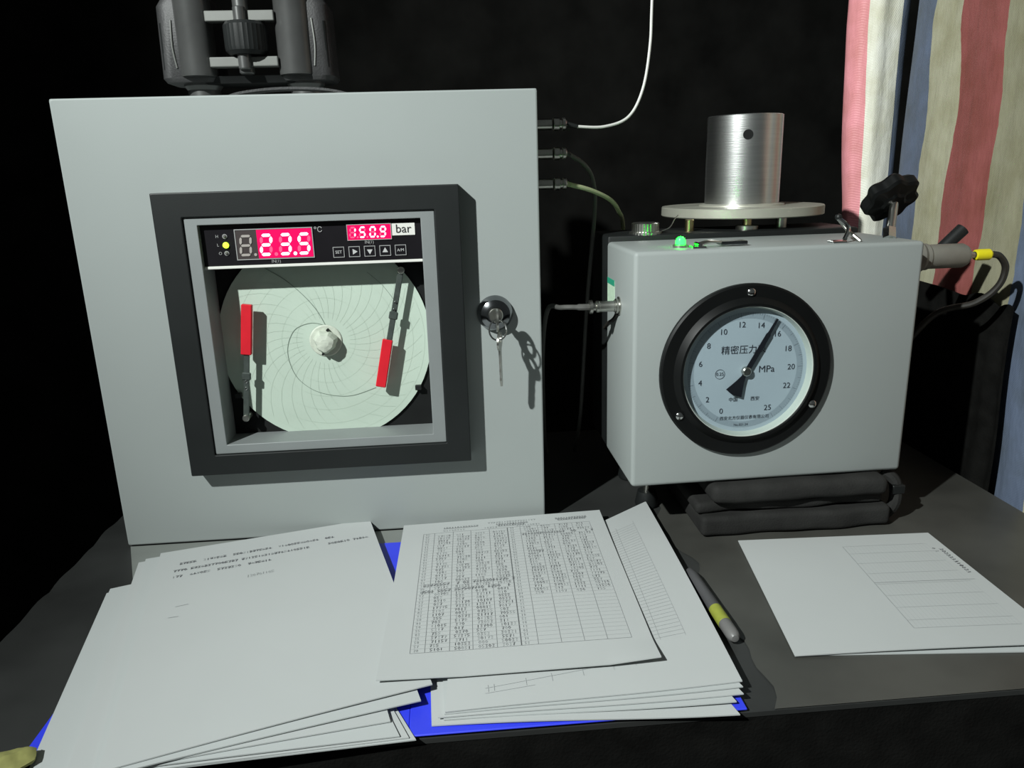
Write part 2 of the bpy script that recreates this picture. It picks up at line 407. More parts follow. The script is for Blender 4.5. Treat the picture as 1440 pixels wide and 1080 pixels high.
# hub with crumpled tape
hub0 = Vector((0.2262, CC.y, 0.2120))
obj('hub_disc', lathe([(0, 0.0012), (0.0155, 0.0012), (0.0165, 0.0006), (0.0168, 0)], 36, basis(hub0-Vector((0, 0.0005, 0)), (0, -1, 0))), TAPE, REC, smooth=True)
obj('hub_wrap', lathe([(0.0105, 0), (0.0118, 0.004), (0.0102, 0.0105), (0.0085, 0.0145), (0.004, 0.0158), (0, 0.016)], 22, basis(hub0-Vector((0, 0.001, 0)), (0.06, -1, 0.02)),
    wob=lambda a: 1+0.07*math.sin(3*a+0.6)+0.05*math.sin(7*a)), TAPE, REC, label='crumpled white tape over the centre hub')
for p in ((611, 527), (597, 606)):
    q = zc(*p, y=0.010); obj('hub_pin', cyl(q+Vector((0, 0.006, 0)), q-Vector((0, 0.001, 0)), 0.0012, 10), BLACKM, REC)
# pens
def pen(p0, p1, c0, c1):
    ya = 0.0045
    p0 = Vector((p0[0], ya, p0[1])); p1 = Vector((p1[0], ya, p1[1])); c0 = Vector((c0[0], ya, c0[1])); c1 = Vector((c1[0], ya, c1[1]))
    d = (p1-p0); L = d.length; m = basis(p0, (0, -1, 0), d)
    a = obj('pen_arm', move(box((-0.003, -0.0030, 0), (L, 0.0030, 0.0018), 0.0007, 1), m), ARM, REC)
    obj('pivot', cyl(p0+Vector((0, 0.012, 0)), p0-Vector((0, 0.004, 0)), 0.0036, 16, 0.0006), NICKEL, a, smooth=True)
    q = p0+d*0.62
    obj('collar', move(box((-0.004, -0.0045, -0.0003), (0.004, 0.0045, 0.0030), 0.001, 1), basis(q, (0, -1, 0), d)), ARM, a)
    for k in (0.44, 0.54):
        q = p0+d*k-Vector((0, 0.0018, 0)); obj('rivet', lathe([(0.0017, 0), (0.0014, 0.0008), (0, 0.0012)], 12, basis(q, (0, -1, 0))), CHROME, a, smooth=True)
    d2 = c1-c0
    obj('pen_cap', move(box((0, -0.0053, -0.0016), (d2.length, 0.0053, 0.0040), 0.0008, 1), basis(c0, (0, -1, 0), d2)), RED, a, label='bright red cap of the recorder pen')
pen((0.1394, 0.1365), (0.1482, 0.2085), (0.1476, 0.2038), (0.1541, 0.2552))
pen((0.3092, 0.2833), (0.2920, 0.2095), (0.2911, 0.2128), (0.2803, 0.1631))
for p in ((912, 716), (318, 742)):
    q = zc(*p, y=0.014); obj('chart_clip', box(q-Vector((0.0034, 0.002, 0.0026)), q+Vector((0.0034, 0.0055, 0.0026)), 0.0006, 1), BLACKP, REC)

# display panel
pn = obj('display_panel', box((SI[0]+.0002, -0.0110, 0.2955), (SI[1]-.0002, 0.0015, SI[3]-.0002), 0.0005, 1), PANEL, REC)
obj('panel_edge_strip', box((SI[0]+.0002, -0.0120, 0.2926), (SI[1]-.0002, 0.0010, 0.2953), 0.0004, 1), LABELW, REC, label='thin white strip under the display')
YF = -0.0014
SEGS = {'0': 'abcdef', '1': 'bc', '2': 'abdeg', '3': 'abcdg', '5': 'acdfg', '8': 'abcdefg', '9': 'abcdfg'}
def seg_poly(s, w, h, t):
    g = t*0.05
    hz = lambda y: [(-w/2+g+t/2, y), (-w/2+g+t, y+t/2), (w/2-g-t, y+t/2), (w/2-g-t/2, y), (w/2-g-t, y-t/2), (-w/2+g+t, y-t/2)]
    vt = lambda x, y0, y1: [(x, y0+g+t/2*.6), (x+t/2, y0+g+t), (x+t/2, y1-g-t), (x, y1-g-t/2*.6), (x-t/2, y1-g-t), (x-t/2, y0+g+t)]
    a = w/2-t/2; b = h/2-t/2
    return {'a': hz(b), 'd': hz(-b), 'g': hz(0), 'b': vt(a, 0, b), 'c': vt(a, -b, 0), 'f': vt(-a, 0, b), 'e': vt(-a, -b, 0)}[s]
def digit(ch, cx, cz, w, h, t, parent, dot=False, offmat=SEG_DIM, slant=0.09, last=False):
    def build(names, dots, y):
        parts = []
        for s in names:
            poly = seg_poly(s, w, h, t)
            parts.append(([Vector((cx+x+slant*z, y, cz+z)) for x, z in poly], [list(range(len(poly)))]))
        if dots:
            parts.append(([Vector((cx+w*0.72+t*0.62*math.cos(k*PI/4), y, cz-h/2+t*0.5+t*0.62*math.sin(k*PI/4))) for k in range(8)], [list(range(8))]))
        return join(*parts)
    on = SEGS.get(ch, ''); off = [s for s in 'abcdefg' if s not in on]
    if on: obj('lit_digit', build(on, dot, YF-0.0010), SEG_ON, parent)
    if off: obj('unlit_digit_segments', build(off, not dot and not last, YF-0.0009), offmat, parent)
def rect(x0, x1, z0, z1, y, d=0.0006): return box((x0, y, z0), (x1, y+d, z1))
w1 = obj('display_window', rect(0.1522, 0.2256, 0.3002, 0.3285, YF-.0003), WIN_OFF, REC, label='large red temperature display window')
obj('window_outline', ring_plate((0.1515, 0.2263, 0.2995, 0.3292), (0.1523, 0.2255, 0.3003, 0.3284), YF-.0008, YF), PRINTG, w1)
obj('lit_filter', rect(0.1725, 0.2252, 0.3006, 0.3281, YF-.0006), WIN_ON, w1)
digit('', 0.1612, 0.3135, 0.0118, 0.0205, 0.0024, w1)
for ch, cx, dt in (('2', 0.1808, False), ('3', 0.1992, True), ('5', 0.2172, False)): digit(ch, cx, 0.3135, 0.0122, 0.0214, 0.0030, w1, dt, SEG_HALF, last=ch == '5')
w2 = obj('display_window', rect(0.2600, 0.3022, 0.3152, 0.3296, YF-.0003), WIN_ON, REC, label='small red pressure display window')
obj('window_outline', ring_plate((0.2594, 0.3028, 0.3146, 0.3302), (0.2600, 0.3022, 0.3152, 0.3296), YF-.0008, YF), PRINTG, w2)
for ch, cx, dt in (('1', 0.2650, False), ('5', 0.2745, False), ('0', 0.2845, True), ('9', 0.2945, False)): digit(ch, cx, 0.3224, 0.0064, 0.0110, 0.00165, w2, dt, SEG_HALF, last=ch == '9')
lb = obj('unit_label', rect(0.3034, 0.3258, 0.3182, 0.3298, YF-.0004), LABELW, REC, label='white sticker reading bar')
X, Z = (1, 0, 0), (0, 0, 1)
txt('lettering', 'bar', 0.0118, (0.3146, YF-.0008, 0.3243), X, Z, INK, lb)
txt('degree_lettering', '\u2103', 0.0072, (0.2318, YF-.0004, 0.3262), X, Z, PRINTG, pn)
txt('input_lettering', 'IN(1)', 0.0042, (0.1887, YF-.0004, 0.2972), X, Z, PRINTG, pn)
txt('input_lettering', 'IN(1)', 0.0042, (0.2805, YF-.0004, 0.3125), X, Z, PRINTG, pn)
for body, z in (('H', 0.3229), ('L', 0.3147)): txt('indicator_lettering', body, 0.0040, (0.1348, YF-.0004, z), X, Z, PRINTG, pn)
txt('indicator_lettering', 'O', 0.0040, (0.1362, YF-.0004, 0.3066), X, Z, PRINTG, pn)
for z, m, r in ((0.3229, LEDOFF, 0.0018), (0.3144, LEDY, 0.0030), (0.3066, LEDOFF, 0.0018)):
    obj('indicator_light', lathe([(r, 0), (r*0.85, r*0.6), (r*0.4, r*0.95), (0, r)], 16, basis((0.1422, YF-.0001, z), (0, -1, 0))), m, REC, smooth=True,
        label='glowing yellow-green indicator light' if m is LEDY else None)
    if m is LEDOFF: obj('indicator_ring', lathe([(0.0017, 0.0004), (0.0023, 0.0004)], 16, basis((0.1422, YF-.0001, z), (0, -1, 0))), PRINTG, pn)
for k, cx in enumerate((0.2499, 0.2652, 0.2803, 0.2954, 0.3106)):
    bt = obj('button', ring_plate((cx-.0055, cx+.0055, 0.3038-.0052, 0.3038+.0052), (cx-.0049, cx+.0049, 0.3038-.0046, 0.3038+.0046), YF-.0006, YF), PRINTG, REC, label='small outlined push button')
    obj('button_face', rect(cx-.0049, cx+.0049, 0.3038-.0046, 0.3038+.0046, YF-.0003, .0003), PANEL, bt)
    c = Vector((cx, YF-.0007, 0.3038))
    if k == 0: txt('lettering', 'SET', 0.0042, c, X, Z, PRINTW, bt)
    elif k == 4: txt('lettering', 'A/M', 0.0040, c, X, Z, PRINTW, bt)
    else:
        a0 = {1: 0, 2: -PI/2, 3: PI/2}[k]
        obj('arrow_mark', ([c+Vector((0.0032*math.cos(a0+j*2*PI/3), 0, 0.0032*math.sin(a0+j*2*PI/3))) for j in range(3)], [[0, 1, 2]]), PRINTW, bt)

# the panel stands 10 mm further out than the chart opening, its layout drawn slightly smaller to suit
def lay(o):
    inv = INV[o.name]; fw = inv.inverted()
    for q in o.data.vertices:
        w = fw @ q.co; q.co = inv @ Vector((w.x*0.987+0.0047, w.y-0.0100, w.z*0.987+0.0049))
for o in [x for x in REC.children if x.name.split('.')[0] in ('display_window', 'unit_label', 'indicator_light', 'button')]+[pn]:
    if o is not pn: lay(o)
    for c in o.children: lay(c)
# lock
LK = Vector((0.4022, 0.0, 0.2362))
lk = obj('lock', lathe([(0.0185, 0.0), (0.0178, 0.004), (0.0150, 0.0095), (0.0100, 0.0125), (0.0085, 0.0128), (0.0085, 0.0100), (0, 0.0100)], 40, basis(LK-Vector((0, .0002, 0)), (0, -1, 0))), DCHROME, REC, smooth=True, label='round dark chrome cam lock')
obj('lock_cylinder', cyl(LK-Vector((0, .0085, 0)), LK-Vector((0, .0150, 0)), 0.0074, 28, 0.0008), NICKEL, lk, smooth=True)
# sockets on the right side
for z in (0.4215, 0.3925, 0.3620):
    a = Vector((W-0.003, 0.05, z))
    s = obj('socket', join(lathe([(0, 0), (0.0088, 0), (0.0088, 0.0022), (0.0062, 0.0030), (0.0062, 0.0040)], 24, basis(a, (1, 0, 0))), lathe([(0.0056, 0.0030), (0.0056, 0.0230), (0.0048, 0.0236), (0, 0.0236)], 24, basis(a, (1, 0, 0)))), NICKEL, REC, smooth=True)
# carrying strap lying on the cabinet's top
sp = smoothpath([(0.150, 0.030, 0.4495), (0.166, 0.031, 0.4545), (0.200, 0.033, 0.4580), (0.235, 0.034, 0.4575), (0.258, 0.034, 0.4545), (0.276, 0.034, 0.4495)], 6)
V, F = [], []
for p in sp:
    V += [p+Vector((0, -0.009, 0)), p+Vector((0, 0.009, 0)), p+Vector((0, 0.009, 0.0022)), p+Vector((0, -0.009, 0.0022))]
for i in range(len(sp)-1):
    for j in range(4): F.append([i*4+j, i*4+(j+1) % 4, (i+1)*4+(j+1) % 4, (i+1)*4+j])
obj('top_handle', (V, F), BINB, REC, smooth=True, label='low black strap handle on the cabinet top')

# ---- keys
def key_shape(L, m):
    """flat key: local x runs from bow to tip, local y across, thickness along z"""
    out = []; n = 20
    V, F = [], []
    for k in range(n):
        a = 2*PI*k/n; V += [Vector((0.0095*math.cos(a), 0.0115*math.sin(a), 0)), Vector((-0.003+0.0042*math.cos(a), 0.0062*math.sin(a), 0))]
    for k in range(n):
        j = (k+1) % n; F.append([2*k, 2*j, 2*j+1, 2*k+1])
    th = 0.0020
    top = [v+Vector((0, 0, th)) for v in V]; N = len(V); VV = V+top
    FF = [q[::-1] for q in F]+[[i+N for i in q] for q in F]
    for k in range(n):
        j = (k+1) % n; FF.append([2*k, 2*k+N, 2*j+N, 2*j]); FF.append([2*k+1, 2*j+1, 2*j+1+N, 2*k+1+N])
    bow = (VV, FF)
    poly = [(0.008, -0.0040), (0.013, -0.0038)]
    x = 0.013; s = 0
    while x < L-0.004:
        poly.append((x, -0.0036+0.0005*(s % 3)*0.6)); x += 0.003; s += 1
    poly += [(L, -0.0004), (L, 0.0012), (L-0.003, 0.0034), (0.008, 0.0038)]
    return move(bow, m), move(prism(poly, th), m)
ky = thing('key', LK+Vector((0, -0.016, 0)), 'nickel key standing in the lock of the chart recorder', 'key')
m1 = basis(LK+Vector((-0.001, -0.036, -0.001)), (1, 0, 0), (0, 1, 0))
b1, b2 = key_shape(0.0195, m1)
obj('bow', b1, NICKEL, ky, smooth=True); obj('blade', b2, NICKEL, ky)
kr = Vector((0.4022, -0.0405, 0.2265))
obj('ring', tube([kr+Vector((0.0085*math.cos(a*PI/8), 0.004*math.sin(a*PI/8), 0.0095*math.sin(a*PI/8))) for a in range(17)], 0.0008, 8, 2), CHROME, ky, smooth=True)
k2 = thing('key', kr+Vector((0, 0, -0.06)), 'spare nickel key hanging from the ring below the lock', 'key')
m2 = basis(kr+Vector((0.0005, 0.001, -0.0115)), (0.95, -0.22, 0.0), (0.075, 0.05, -1))
b1, b2 = key_shape(0.047, m2)
obj('bow', b1, NICKEL, k2, smooth=True); obj('blade', b2, NICKEL, k2)

# ================================================================== binoculars on the cabinet
BN = thing('binoculars', (0.1565, 0.115, H), 'black binoculars standing upright on top of the chart recorder', 'binoculars')
zb = H
def rrect(w, d, r, n=5):
    out = []
    for cx, cy, a0 in ((w/2-r, d/2-r, 0), (-w/2+r, d/2-r, PI/2), (-w/2+r, -d/2+r, PI), (w/2-r, -d/2+r, 1.5*PI)):
        for k in range(n+1):
            a = a0+PI/2*k/n; out.append((cx+r*math.cos(a), cy+r*math.sin(a)))
    return out
def loft(sections):
    V, F = [], []; n = len(sections[0][0])
    for poly, z, cx, cy in sections: V += [Vector((cx+x, cy+y, z)) for x, y in poly]
    for s in range(len(sections)-1):
        for k in range(n): F.append([s*n+k, s*n+(k+1) % n, (s+1)*n+(k+1) % n, (s+1)*n+k])
    F.append(list(range(n))[::-1]); F.append(list(range(len(V)-n, len(V))))
    return V, F
for s in (-1, 1):
    cx = 0.1610+s*0.0575; cy = 0.115
    obj('prism_housing', loft([(rrect(0.050, 0.056, 0.012), zb+0.022, cx+s*.002, cy), (rrect(0.056, 0.060, 0.013), zb+0.026, cx+s*.002, cy), (rrect(0.054, 0.060, 0.013), zb+0.094, cx+s*.001, cy), (rrect(0.044, 0.054, 0.013), zb+0.104, cx, cy)]), BINB, BN, smooth=True)
    bx = cx-s*0.008
    obj('barrel', lathe([(0, 0.027), (0.0175, 0.027), (0.0182, 0.030), (0.0182, 0.098), (0.0215, 0.108), (0.0235, 0.150), (0.0245, 0.152), (0.0245, 0.165), (0.021, 0.165), (0.021, 0.158), (0, 0.158)], 36, basis((bx, cy-0.022, zb), Z)), BINM, BN, smooth=True)
    obj('eyecup', lathe([(0, 0), (0.0150, 0), (0.0165, 0.002), (0.0165, 0.016), (0.0195, 0.020), (0.0195, 0.026), (0, 0.026)], 32, basis((cx-s*0.004, cy, zb), Z)), BINM, BN, smooth=True)
    obj('grip_panel', loft([(rrect(0.010, 0.030, 0.004), zb+0.034, cx+s*0.0215, cy-0.013), (rrect(0.010, 0.030, 0.004), zb+0.078, cx+s*0.0205, cy-0.013)]), BLACKP, BN, smooth=True)
    obj('accent_line', tube([(cx+s*0.0115, cy-0.0305, zb+0.035), (cx+s*0.0135, cy-0.0308, zb+0.055), (cx+s*0.0120, cy-0.0305, zb+0.080)], 0.0009, 6, 4), BINP, BN)
obj('base_web', loft([(rrect(0.090, 0.045, 0.01), zb+0.0205, 0.1610, 0.115), (rrect(0.120, 0.05, 0.012), zb+0.0275, 0.1610, 0.115)]), BLACKM, BN, smooth=True)
for z0, z1 in ((0.0345, 0.0440), (0.0770, 0.0870)):
    obj('bridge_plate', box((0.1265, 0.078, zb+z0), (0.1945, 0.090, zb+z1), 0.001), BINP, BN, label='pale metal bridge plate')
    obj('hinge_pin', cyl((0.1615, 0.0765, zb+z0-0.003), (0.1615, 0.0765, zb+z1+0.003), 0.0062, 20, 0.001), BINM, BN, smooth=True)
obj('focus_wheel', lathe([(0, 0.0455), (0.017, 0.0455), (0.0205, 0.049), (0.0212, 0.053), (0.0212, 0.073), (0.019, 0.0762), (0, 0.0762)], 60, basis((0.1640, 0.084, zb), Z), wob=lambda a: 1+0.012*math.cos(30*a)), BLACKP, BN, smooth=True)
obj('centre_shaft', cyl((0.1615, 0.084, zb+0.028), (0.1615, 0.084, zb+0.145), 0.0075, 24, 0.001), BINM, BN, smooth=True)

# ================================================================== pressure instrument
B = Vector((0.53263, -0.0593, 0.0)); BY = 0.01491
W2, D2, Z0, Z1 = 0.2895, 0.1205, 0.0596, 0.2989
PG = thing('pressure_gauge_unit', B, 'grey box-shaped pressure instrument with round dial and aluminium platform', 'gauge', BY)
IM = INV[PG.name].inverted()
def I(u, v, w): return IM @ Vector((u, v, w))
obj('housing', box((0, 0, Z0), (W2, D2, Z1), 0.0042, 3), GREY, PG, smooth=True, local=True)
obj('rear_case', box((0.001, D2+0.0005, Z0), (W2-0.001, 0.205, Z1+0.006), 0.003), BLACKP, PG, smooth=True, local=True, label='black rear case')
for u, v in ((0.040, 0.085), (0.250, 0.16), (0.040, 0.17), (0.272, 0.085)):
    f = obj('foot', lathe([(0, 0), (0.0125, 0), (0.0135, 0.003), (0.0105, 0.018), (0, 0.018)], 24, basis((u, v, 0), Z)), BLACKP, PG, smooth=True, local=True)
    obj('foot_bolt', cyl((u, v, 0.017), (u, v, Z0+0.002), 0.004, 14), NICKEL, f, smooth=True, local=True)
# dial
GU, GV = 0.1134, 0.1185+Z0
gm = basis((GU, 0, GV), (0, -1, 0), (1, 0, 0))
def G(r, ang, h): return gm @ Vector((r*math.cos(ang), -r*math.sin(ang)*-1, h))
fl = obj('gauge_flange', lathe([(0.0873, 0.0002), (0.0873, 0.0045), (0.0855, 0.0062), (0.0745, 0.0068), (0.0715, 0.0100), (0.0690, 0.0122), (0.0668, 0.0122), (0.0660, 0.0110), (0.0660, 0.0020)], 90, gm), FLANGE, PG, smooth=True, local=True, label='black round flange of the dial')
for a in (90, 212, -28):
    q = Vector((0.0790*math.cos(math.radians(a)), 0.0790*math.sin(math.radians(a)), 0.0064)); 
    s = obj('screw', lathe([(0.0042, 0), (0.0040, 0.0012), (0.0026, 0.0024), (0, 0.0029)], 18, gm @ Matrix.Translation(q)), CHROME, fl, smooth=True, local=True)
obj('dial_rim', lathe([(0.0660, 0.0108), (0.0655, 0.0108), (0.0632, 0.0020)], 80, gm), RIMP, fl, smooth=True, local=True)
dl = obj('dial', lathe([(0.0634, 0.0022), (0.0600, 0.0022), (0, 0.0022)], 80, gm), DIAL, PG, local=True, label='pale blue-white dial face')
obj('mirror_band', lathe([(0.0590, 0.00235), (0.0530, 0.00235)], 80, gm), DIALBAND, dl, local=True)
def gxy(x, y, h=0.0026): return gm @ Vector((x, y, h))
gex = (gm @ Vector((1, 0, 0))-gm @ Vector((0, 0, 0))); gey = (gm @ Vector((0, 1, 0))-gm @ Vector((0, 0, 0)))
gup = (gm @ Vector((0, 0, 1))-gm @ Vector((0, 0, 0)))
tk = []
for k in range(0, 126):
    a = math.radians(240.5-298.2*k/125); r0 = 0.0590; r1 = 0.0570 if k % 5 else (0.0540 if k % 10 == 0 or k == 125 else 0.0555)
    tk.append(ribbon([gxy(r0*math.cos(a), r0*math.sin(a)), gxy(r1*math.cos(a), r1*math.sin(a))], 0.00022 if k % 5 else 0.0004, gup))
obj('scale_marks', join(*tk), DIALBAND if False else M('scale_grey', (0.16, 0.19, 0.22), 0.8), dl, local=True)
for val in (0, 2, 4, 6, 8, 10, 12, 14, 16, 18, 20, 22, 25):
    a = math.radians(240.5-298.2*val/25)
    txt('numeral', str(val), 0.0080, gxy(0.0470*math.cos(a), 0.0470*math.sin(a)), gex, gey, DINK, dl, local=True)
txt('dial_title', '\u7cbe\u5bc6\u538b\u529b\u8868', 0.0092, gxy(-0.0030, 0.0212), gex, gey, DINK, dl, local=True)
txt('unit_lettering', 'MPa', 0.0098, gxy(0.0216, 0.0006), gex, gey, DINK, dl, local=True)
cl = txt('class_mark', '0.25', 0.0046, gxy(-0.0260, -0.0022), gex, gey, DINK, dl, local=True)
obj('class_ring', lathe([(0.0046, 0.0026), (0.0050, 0.0026)], 28, gm @ Matrix.Translation((-0.0260, -0.0022, 0))), DINK, dl, local=True)
txt('origin_lettering', '\u4e2d\u56fd', 0.0048, gxy(-0.0112, -0.0294), gex, gey, DINK, dl, local=True)
txt('origin_lettering', '\u897f\u5b89', 0.0048, gxy(0.0113, -0.0294), gex, gey, DINK, dl, local=True)
txt('maker_lettering', '\u897f\u5b89\u5317\u65b9\u4eea\u5668\u4eea\u8868\u6709\u9650\u516c\u53f8', 0.0043, gxy(0.0014, -0.0488), gex, gey, DINK, dl, local=True)
txt('serial_lettering', 'No.021.24', 0.0035, gxy(-0.0020, -0.0562), gex, gey, DINK, dl, local=True)
an = math.radians(240.5-298.2*15.05/25)
nm = gm @ Matrix.Rotation(an, 4, 'Z')
npoly = [(0.0590, 0.0012), (0.0430, 0.0016), (0.0420, 0.0024), (0.003, 0.0026), (-0.006, 0.0022), (-0.013, 0.0044), (-0.0250, 0.0092), (-0.0268, 0.0),
         (-0.0250, -0.0092), (-0.013, -0.0044), (-0.006, -0.0022), (0.003, -0.0026), (0.0420, -0.0024), (0.0430, -0.0016), (0.0590, -0.0012)]
nd = obj('needle', prism(npoly, 0.0006, nm @ Matrix.Translation((0, 0, 0.0052))), M('needle_black', (0.008, 0.009, 0.014), 0.35), PG, local=True, label='black gauge needle with flared tail')
obj('needle_hub', lathe([(0.0046, 0.0024), (0.0046, 0.0068), (0.0036, 0.0078), (0.0012, 0.0080), (0, 0.0076)], 24, gm), NICKEL, nd, smooth=True, local=True)
obj('gauge_glass', lathe([(0, 0.0095), (0.0653, 0.0095), (0.0653, 0.0103), (0, 0.0103)], 60, gm), GLASS, PG, local=True)

# platform
DC = Vector((0.7165, 0.158, 0.0)); ZD = 0.3285
obj('platform_disc', lathe([(0, ZD-0.0110), (0.0945, ZD-0.0110), (0.0955, ZD-0.0100), (0.0955, ZD-0.0008), (0.0947, ZD), (0, ZD)], 96, Matrix.Translation(DC)), ALUF, PG, smooth=True, label='round aluminium platform plate')
obj('tube_collar', lathe([(0.0425, ZD), (0.0505, ZD), (0.0500, ZD+0.0016), (0.0440, ZD+0.0030)], 64, Matrix.Translation(DC)), ALUF, PG, smooth=True)
def unbroken_tube():
    R0, R1, h0, h1 = 0.0436, 0.0396, ZD+0.0005, ZD+0.1035
    bm = bmesh.new(); n = 96
    V, F = lathe([(R0, h0), (R0, h1-0.0008), (R0-0.0008, h1), (R1, h1), (R1, h0)], n)
    return V, F
tbm = unbroken_tube()
al = obj('platform_tube', move(tbm, Matrix.Translation(DC)), ALU, PG, smooth=True, label='upright turned aluminium tube')
# cross hole: a black plug on the unbroken wall, its colour painting the bore's shade
hp = at(1052, 189, 1, DC.y-0.041); hd = Vector((hp.x-DC.x, hp.y-DC.y, 0)).normalized()
hc = Vector((DC.x, DC.y, hp.z))
obj('painted_hole_plug', cyl(hc+hd*0.0380, hc+hd*0.0440, 0.0056, 28), BLACKM, al, smooth=True, label='black plug painting the shade of a round hole in the tube')
obj('support_post', cyl((0.632, 0.092, Z1+0.0052), (0.632, 0.092, ZD-0.0108), 0.0050, 20, 0.0005), BRASS, PG, smooth=True)
obj('support_post', cyl((0.697, 0.086, Z1+0.0052), (0.697, 0.086, ZD-0.0108), 0.0050, 20, 0.0005), BRASS, PG, smooth=True)
obj('support_post', cyl((0.742, 0.098, Z1+0.0052), (0.742, 0.098, ZD-0.0108), 0.0060, 20, 0.0005), NICKEL, PG, smooth=True)
obj('post_base', cyl((0.697, 0.086, Z1+0.0055), (0.697, 0.086, Z1+0.011), 0.0125, 24, 0.0008), NICKEL, PG, smooth=True)
# LED and nut on top
lp = at(957, 342, 2, Z1+0.004)
l1 = obj('green_lamp', lathe([(0.0048, -0.0042), (0.0048, 0.002), (0.0040, 0.0046), (0.0022, 0.0062), (0, 0.0067)], 20, Matrix.Translation(lp)), LEDG, PG, smooth=True, label='glowing green power lamp')
obj('lamp_collar', lathe([(0.0075, -0.0040), (0.0075, -0.0015), (0.0055, -0.001), (0.0049, -0.001)], 24, Matrix.Translation(lp)), NICKEL, l1, smooth=True)
np_ = Vector((0.578, 0.080, Z1+0.0050))
kn = obj('knurled_cap', lathe([(0, 0), (0.0180, 0), (0.0180, 0.0030), (0.0150, 0.0035), (0.0150, 0.0120), (0.0140, 0.0130), (0, 0.0130)], 72, Matrix.Translation(np_), wob=lambda a: 1+0.012*math.cos(36*a)), NICKEL, PG, smooth=True, label='knurled metal cap')
obj('cap_wire', tube([np_+Vector((0.014, -0.002, 0.002)), np_+Vector((0.026, -0.004, 0.0065)), np_+Vector((0.034, 0.004, 0.015)), np_+Vector((0.040, 0.010, 0.019))], 0.0006, 6, 5), NICKEL, kn, smooth=True)
# toggle latches near the front top edge
def latch(u, v, du, lift):
    z = Z1
    a = obj('toggle_latch', box((u-0.007, v-0.006, z-0.0002), (u+0.007, v+0.006, z+0.0022), 0.0006, 1), CHROME, PG, local=True, label='small chrome toggle latch')
    obj('latch_pin', cyl((u, v-0.0065, z+0.0035), (u, v+0.0065, z+0.0035), 0.0022, 12), CHROME, a, smooth=True, local=True)
    e = Vector((u+du, v+0.012, z+lift))
    for dv in (-0.004, 0.004): obj('latch_arm', tube([(u, v+dv, z+0.0035), ((u+e.x)/2, v+dv+0.005, z+0.004+lift*0.5), (e.x, e.y+dv, e.z)], 0.0013, 8, 4), NICKEL, a, smooth=True, local=True)
    obj('latch_lever', box((e.x-0.003, e.y-0.007, e.z-0.002), (e.x+0.024, e.y+0.007, e.z+0.0015), 0.0007, 1), DCHROME, a, local=True)
    return a
latch(0.066, 0.014, 0.028, 0.0035)
a = obj('toggle_latch', box((0.199, 0.008, Z1-0.0002), (0.214, 0.020, Z1+0.0024), 0.0006, 1), CHROME, PG, local=True, label='small chrome toggle latch')
obj('latch_arm', tube([(0.214, 0.014, Z1+0.003), (0.220, 0.020, Z1+0.014), (0.2165, 0.034, Z1+0.022)], 0.0022, 10, 5), CHROME, a, smooth=True, local=True)
obj('latch_arm', tube([(0.2165, 0.034, Z1+0.022), (0.224, 0.026, Z1+0.010), (0.231, 0.015, Z1+0.0005)], 0.0020, 10, 5), NICKEL, a, smooth=True, local=True)
obj('latch_tip', lathe([(0, -0.0035), (0.003, -0.002), (0.0036, 0), (0.003, 0.002), (0, 0.0035)], 14, Matrix.Translation((0.2165, 0.034, Z1+0.0235))), BLACKP, a, smooth=True, local=True)
# star knob
kb = I(0.276, 0.040, Z1-0.001); kc = at(1252, 278, 1, kb.y+0.030)
ax = (kc-kb).normalized()
ka = Vector((-0.12, 0.74, 0.66)).normalized()
kn = obj('star_knob', lathe([(0, -0.010), (0.0100, -0.010), (0.0130, -0.008), (0.0245, -0.0070), (0.0272, -0.0045), (0.0272, 0.005), (0.0250, 0.008), (0.012, 0.010), (0, 0.010)], 98, basis(kc, ka), wob=lambda a: 1+0.085*math.cos(7*a)), FLANGE, PG, smooth=True, label='black seven-lobed star knob')
obj('knob_stem', cyl(kb, kc-ka*0.009, 0.0042, 16), NICKEL, kn, smooth=True)
obj('stem_nut', cyl(kb, kb+ax*0.012, 0.0068, 6), CHROME, kn)
# right side gland
gy, gz = 0.0, 0.2765
x0 = I(W2, 0.06, 0).x-0.001
gl = obj('side_gland', lathe([(0, 0), (0.0165, 0), (0.0165, 0.030), (0.0140, 0.034), (0.0140, 0.038), (0.0128, 0.040), (0.0128, 0.078), (0.0105, 0.0825), (0, 0.0825)], 28, basis((x0, gy, gz), X)), GLAND, PG, smooth=True, label='grey-brown pressure port on the right side')
obj('port_nipple', lathe([(0, 0), (0.0048, 0), (0.0048, 0.006), (0.0034, 0.007), (0.0034, 0.011), (0, 0.011)], 16, basis((x0+0.0820, gy, gz), X)), NICKEL, gl, smooth=True)
q0 = at(1322, 352, 1, 0.035); q1 = at(1354, 322, 1, 0.035)
obj('valve_lever', tube([q0-(q1-q0)*0.6, q0, q1], lambda t: 0.0065+0.0008*t, 14, 3), BLACKP, PG, smooth=True, label='short black valve lever')
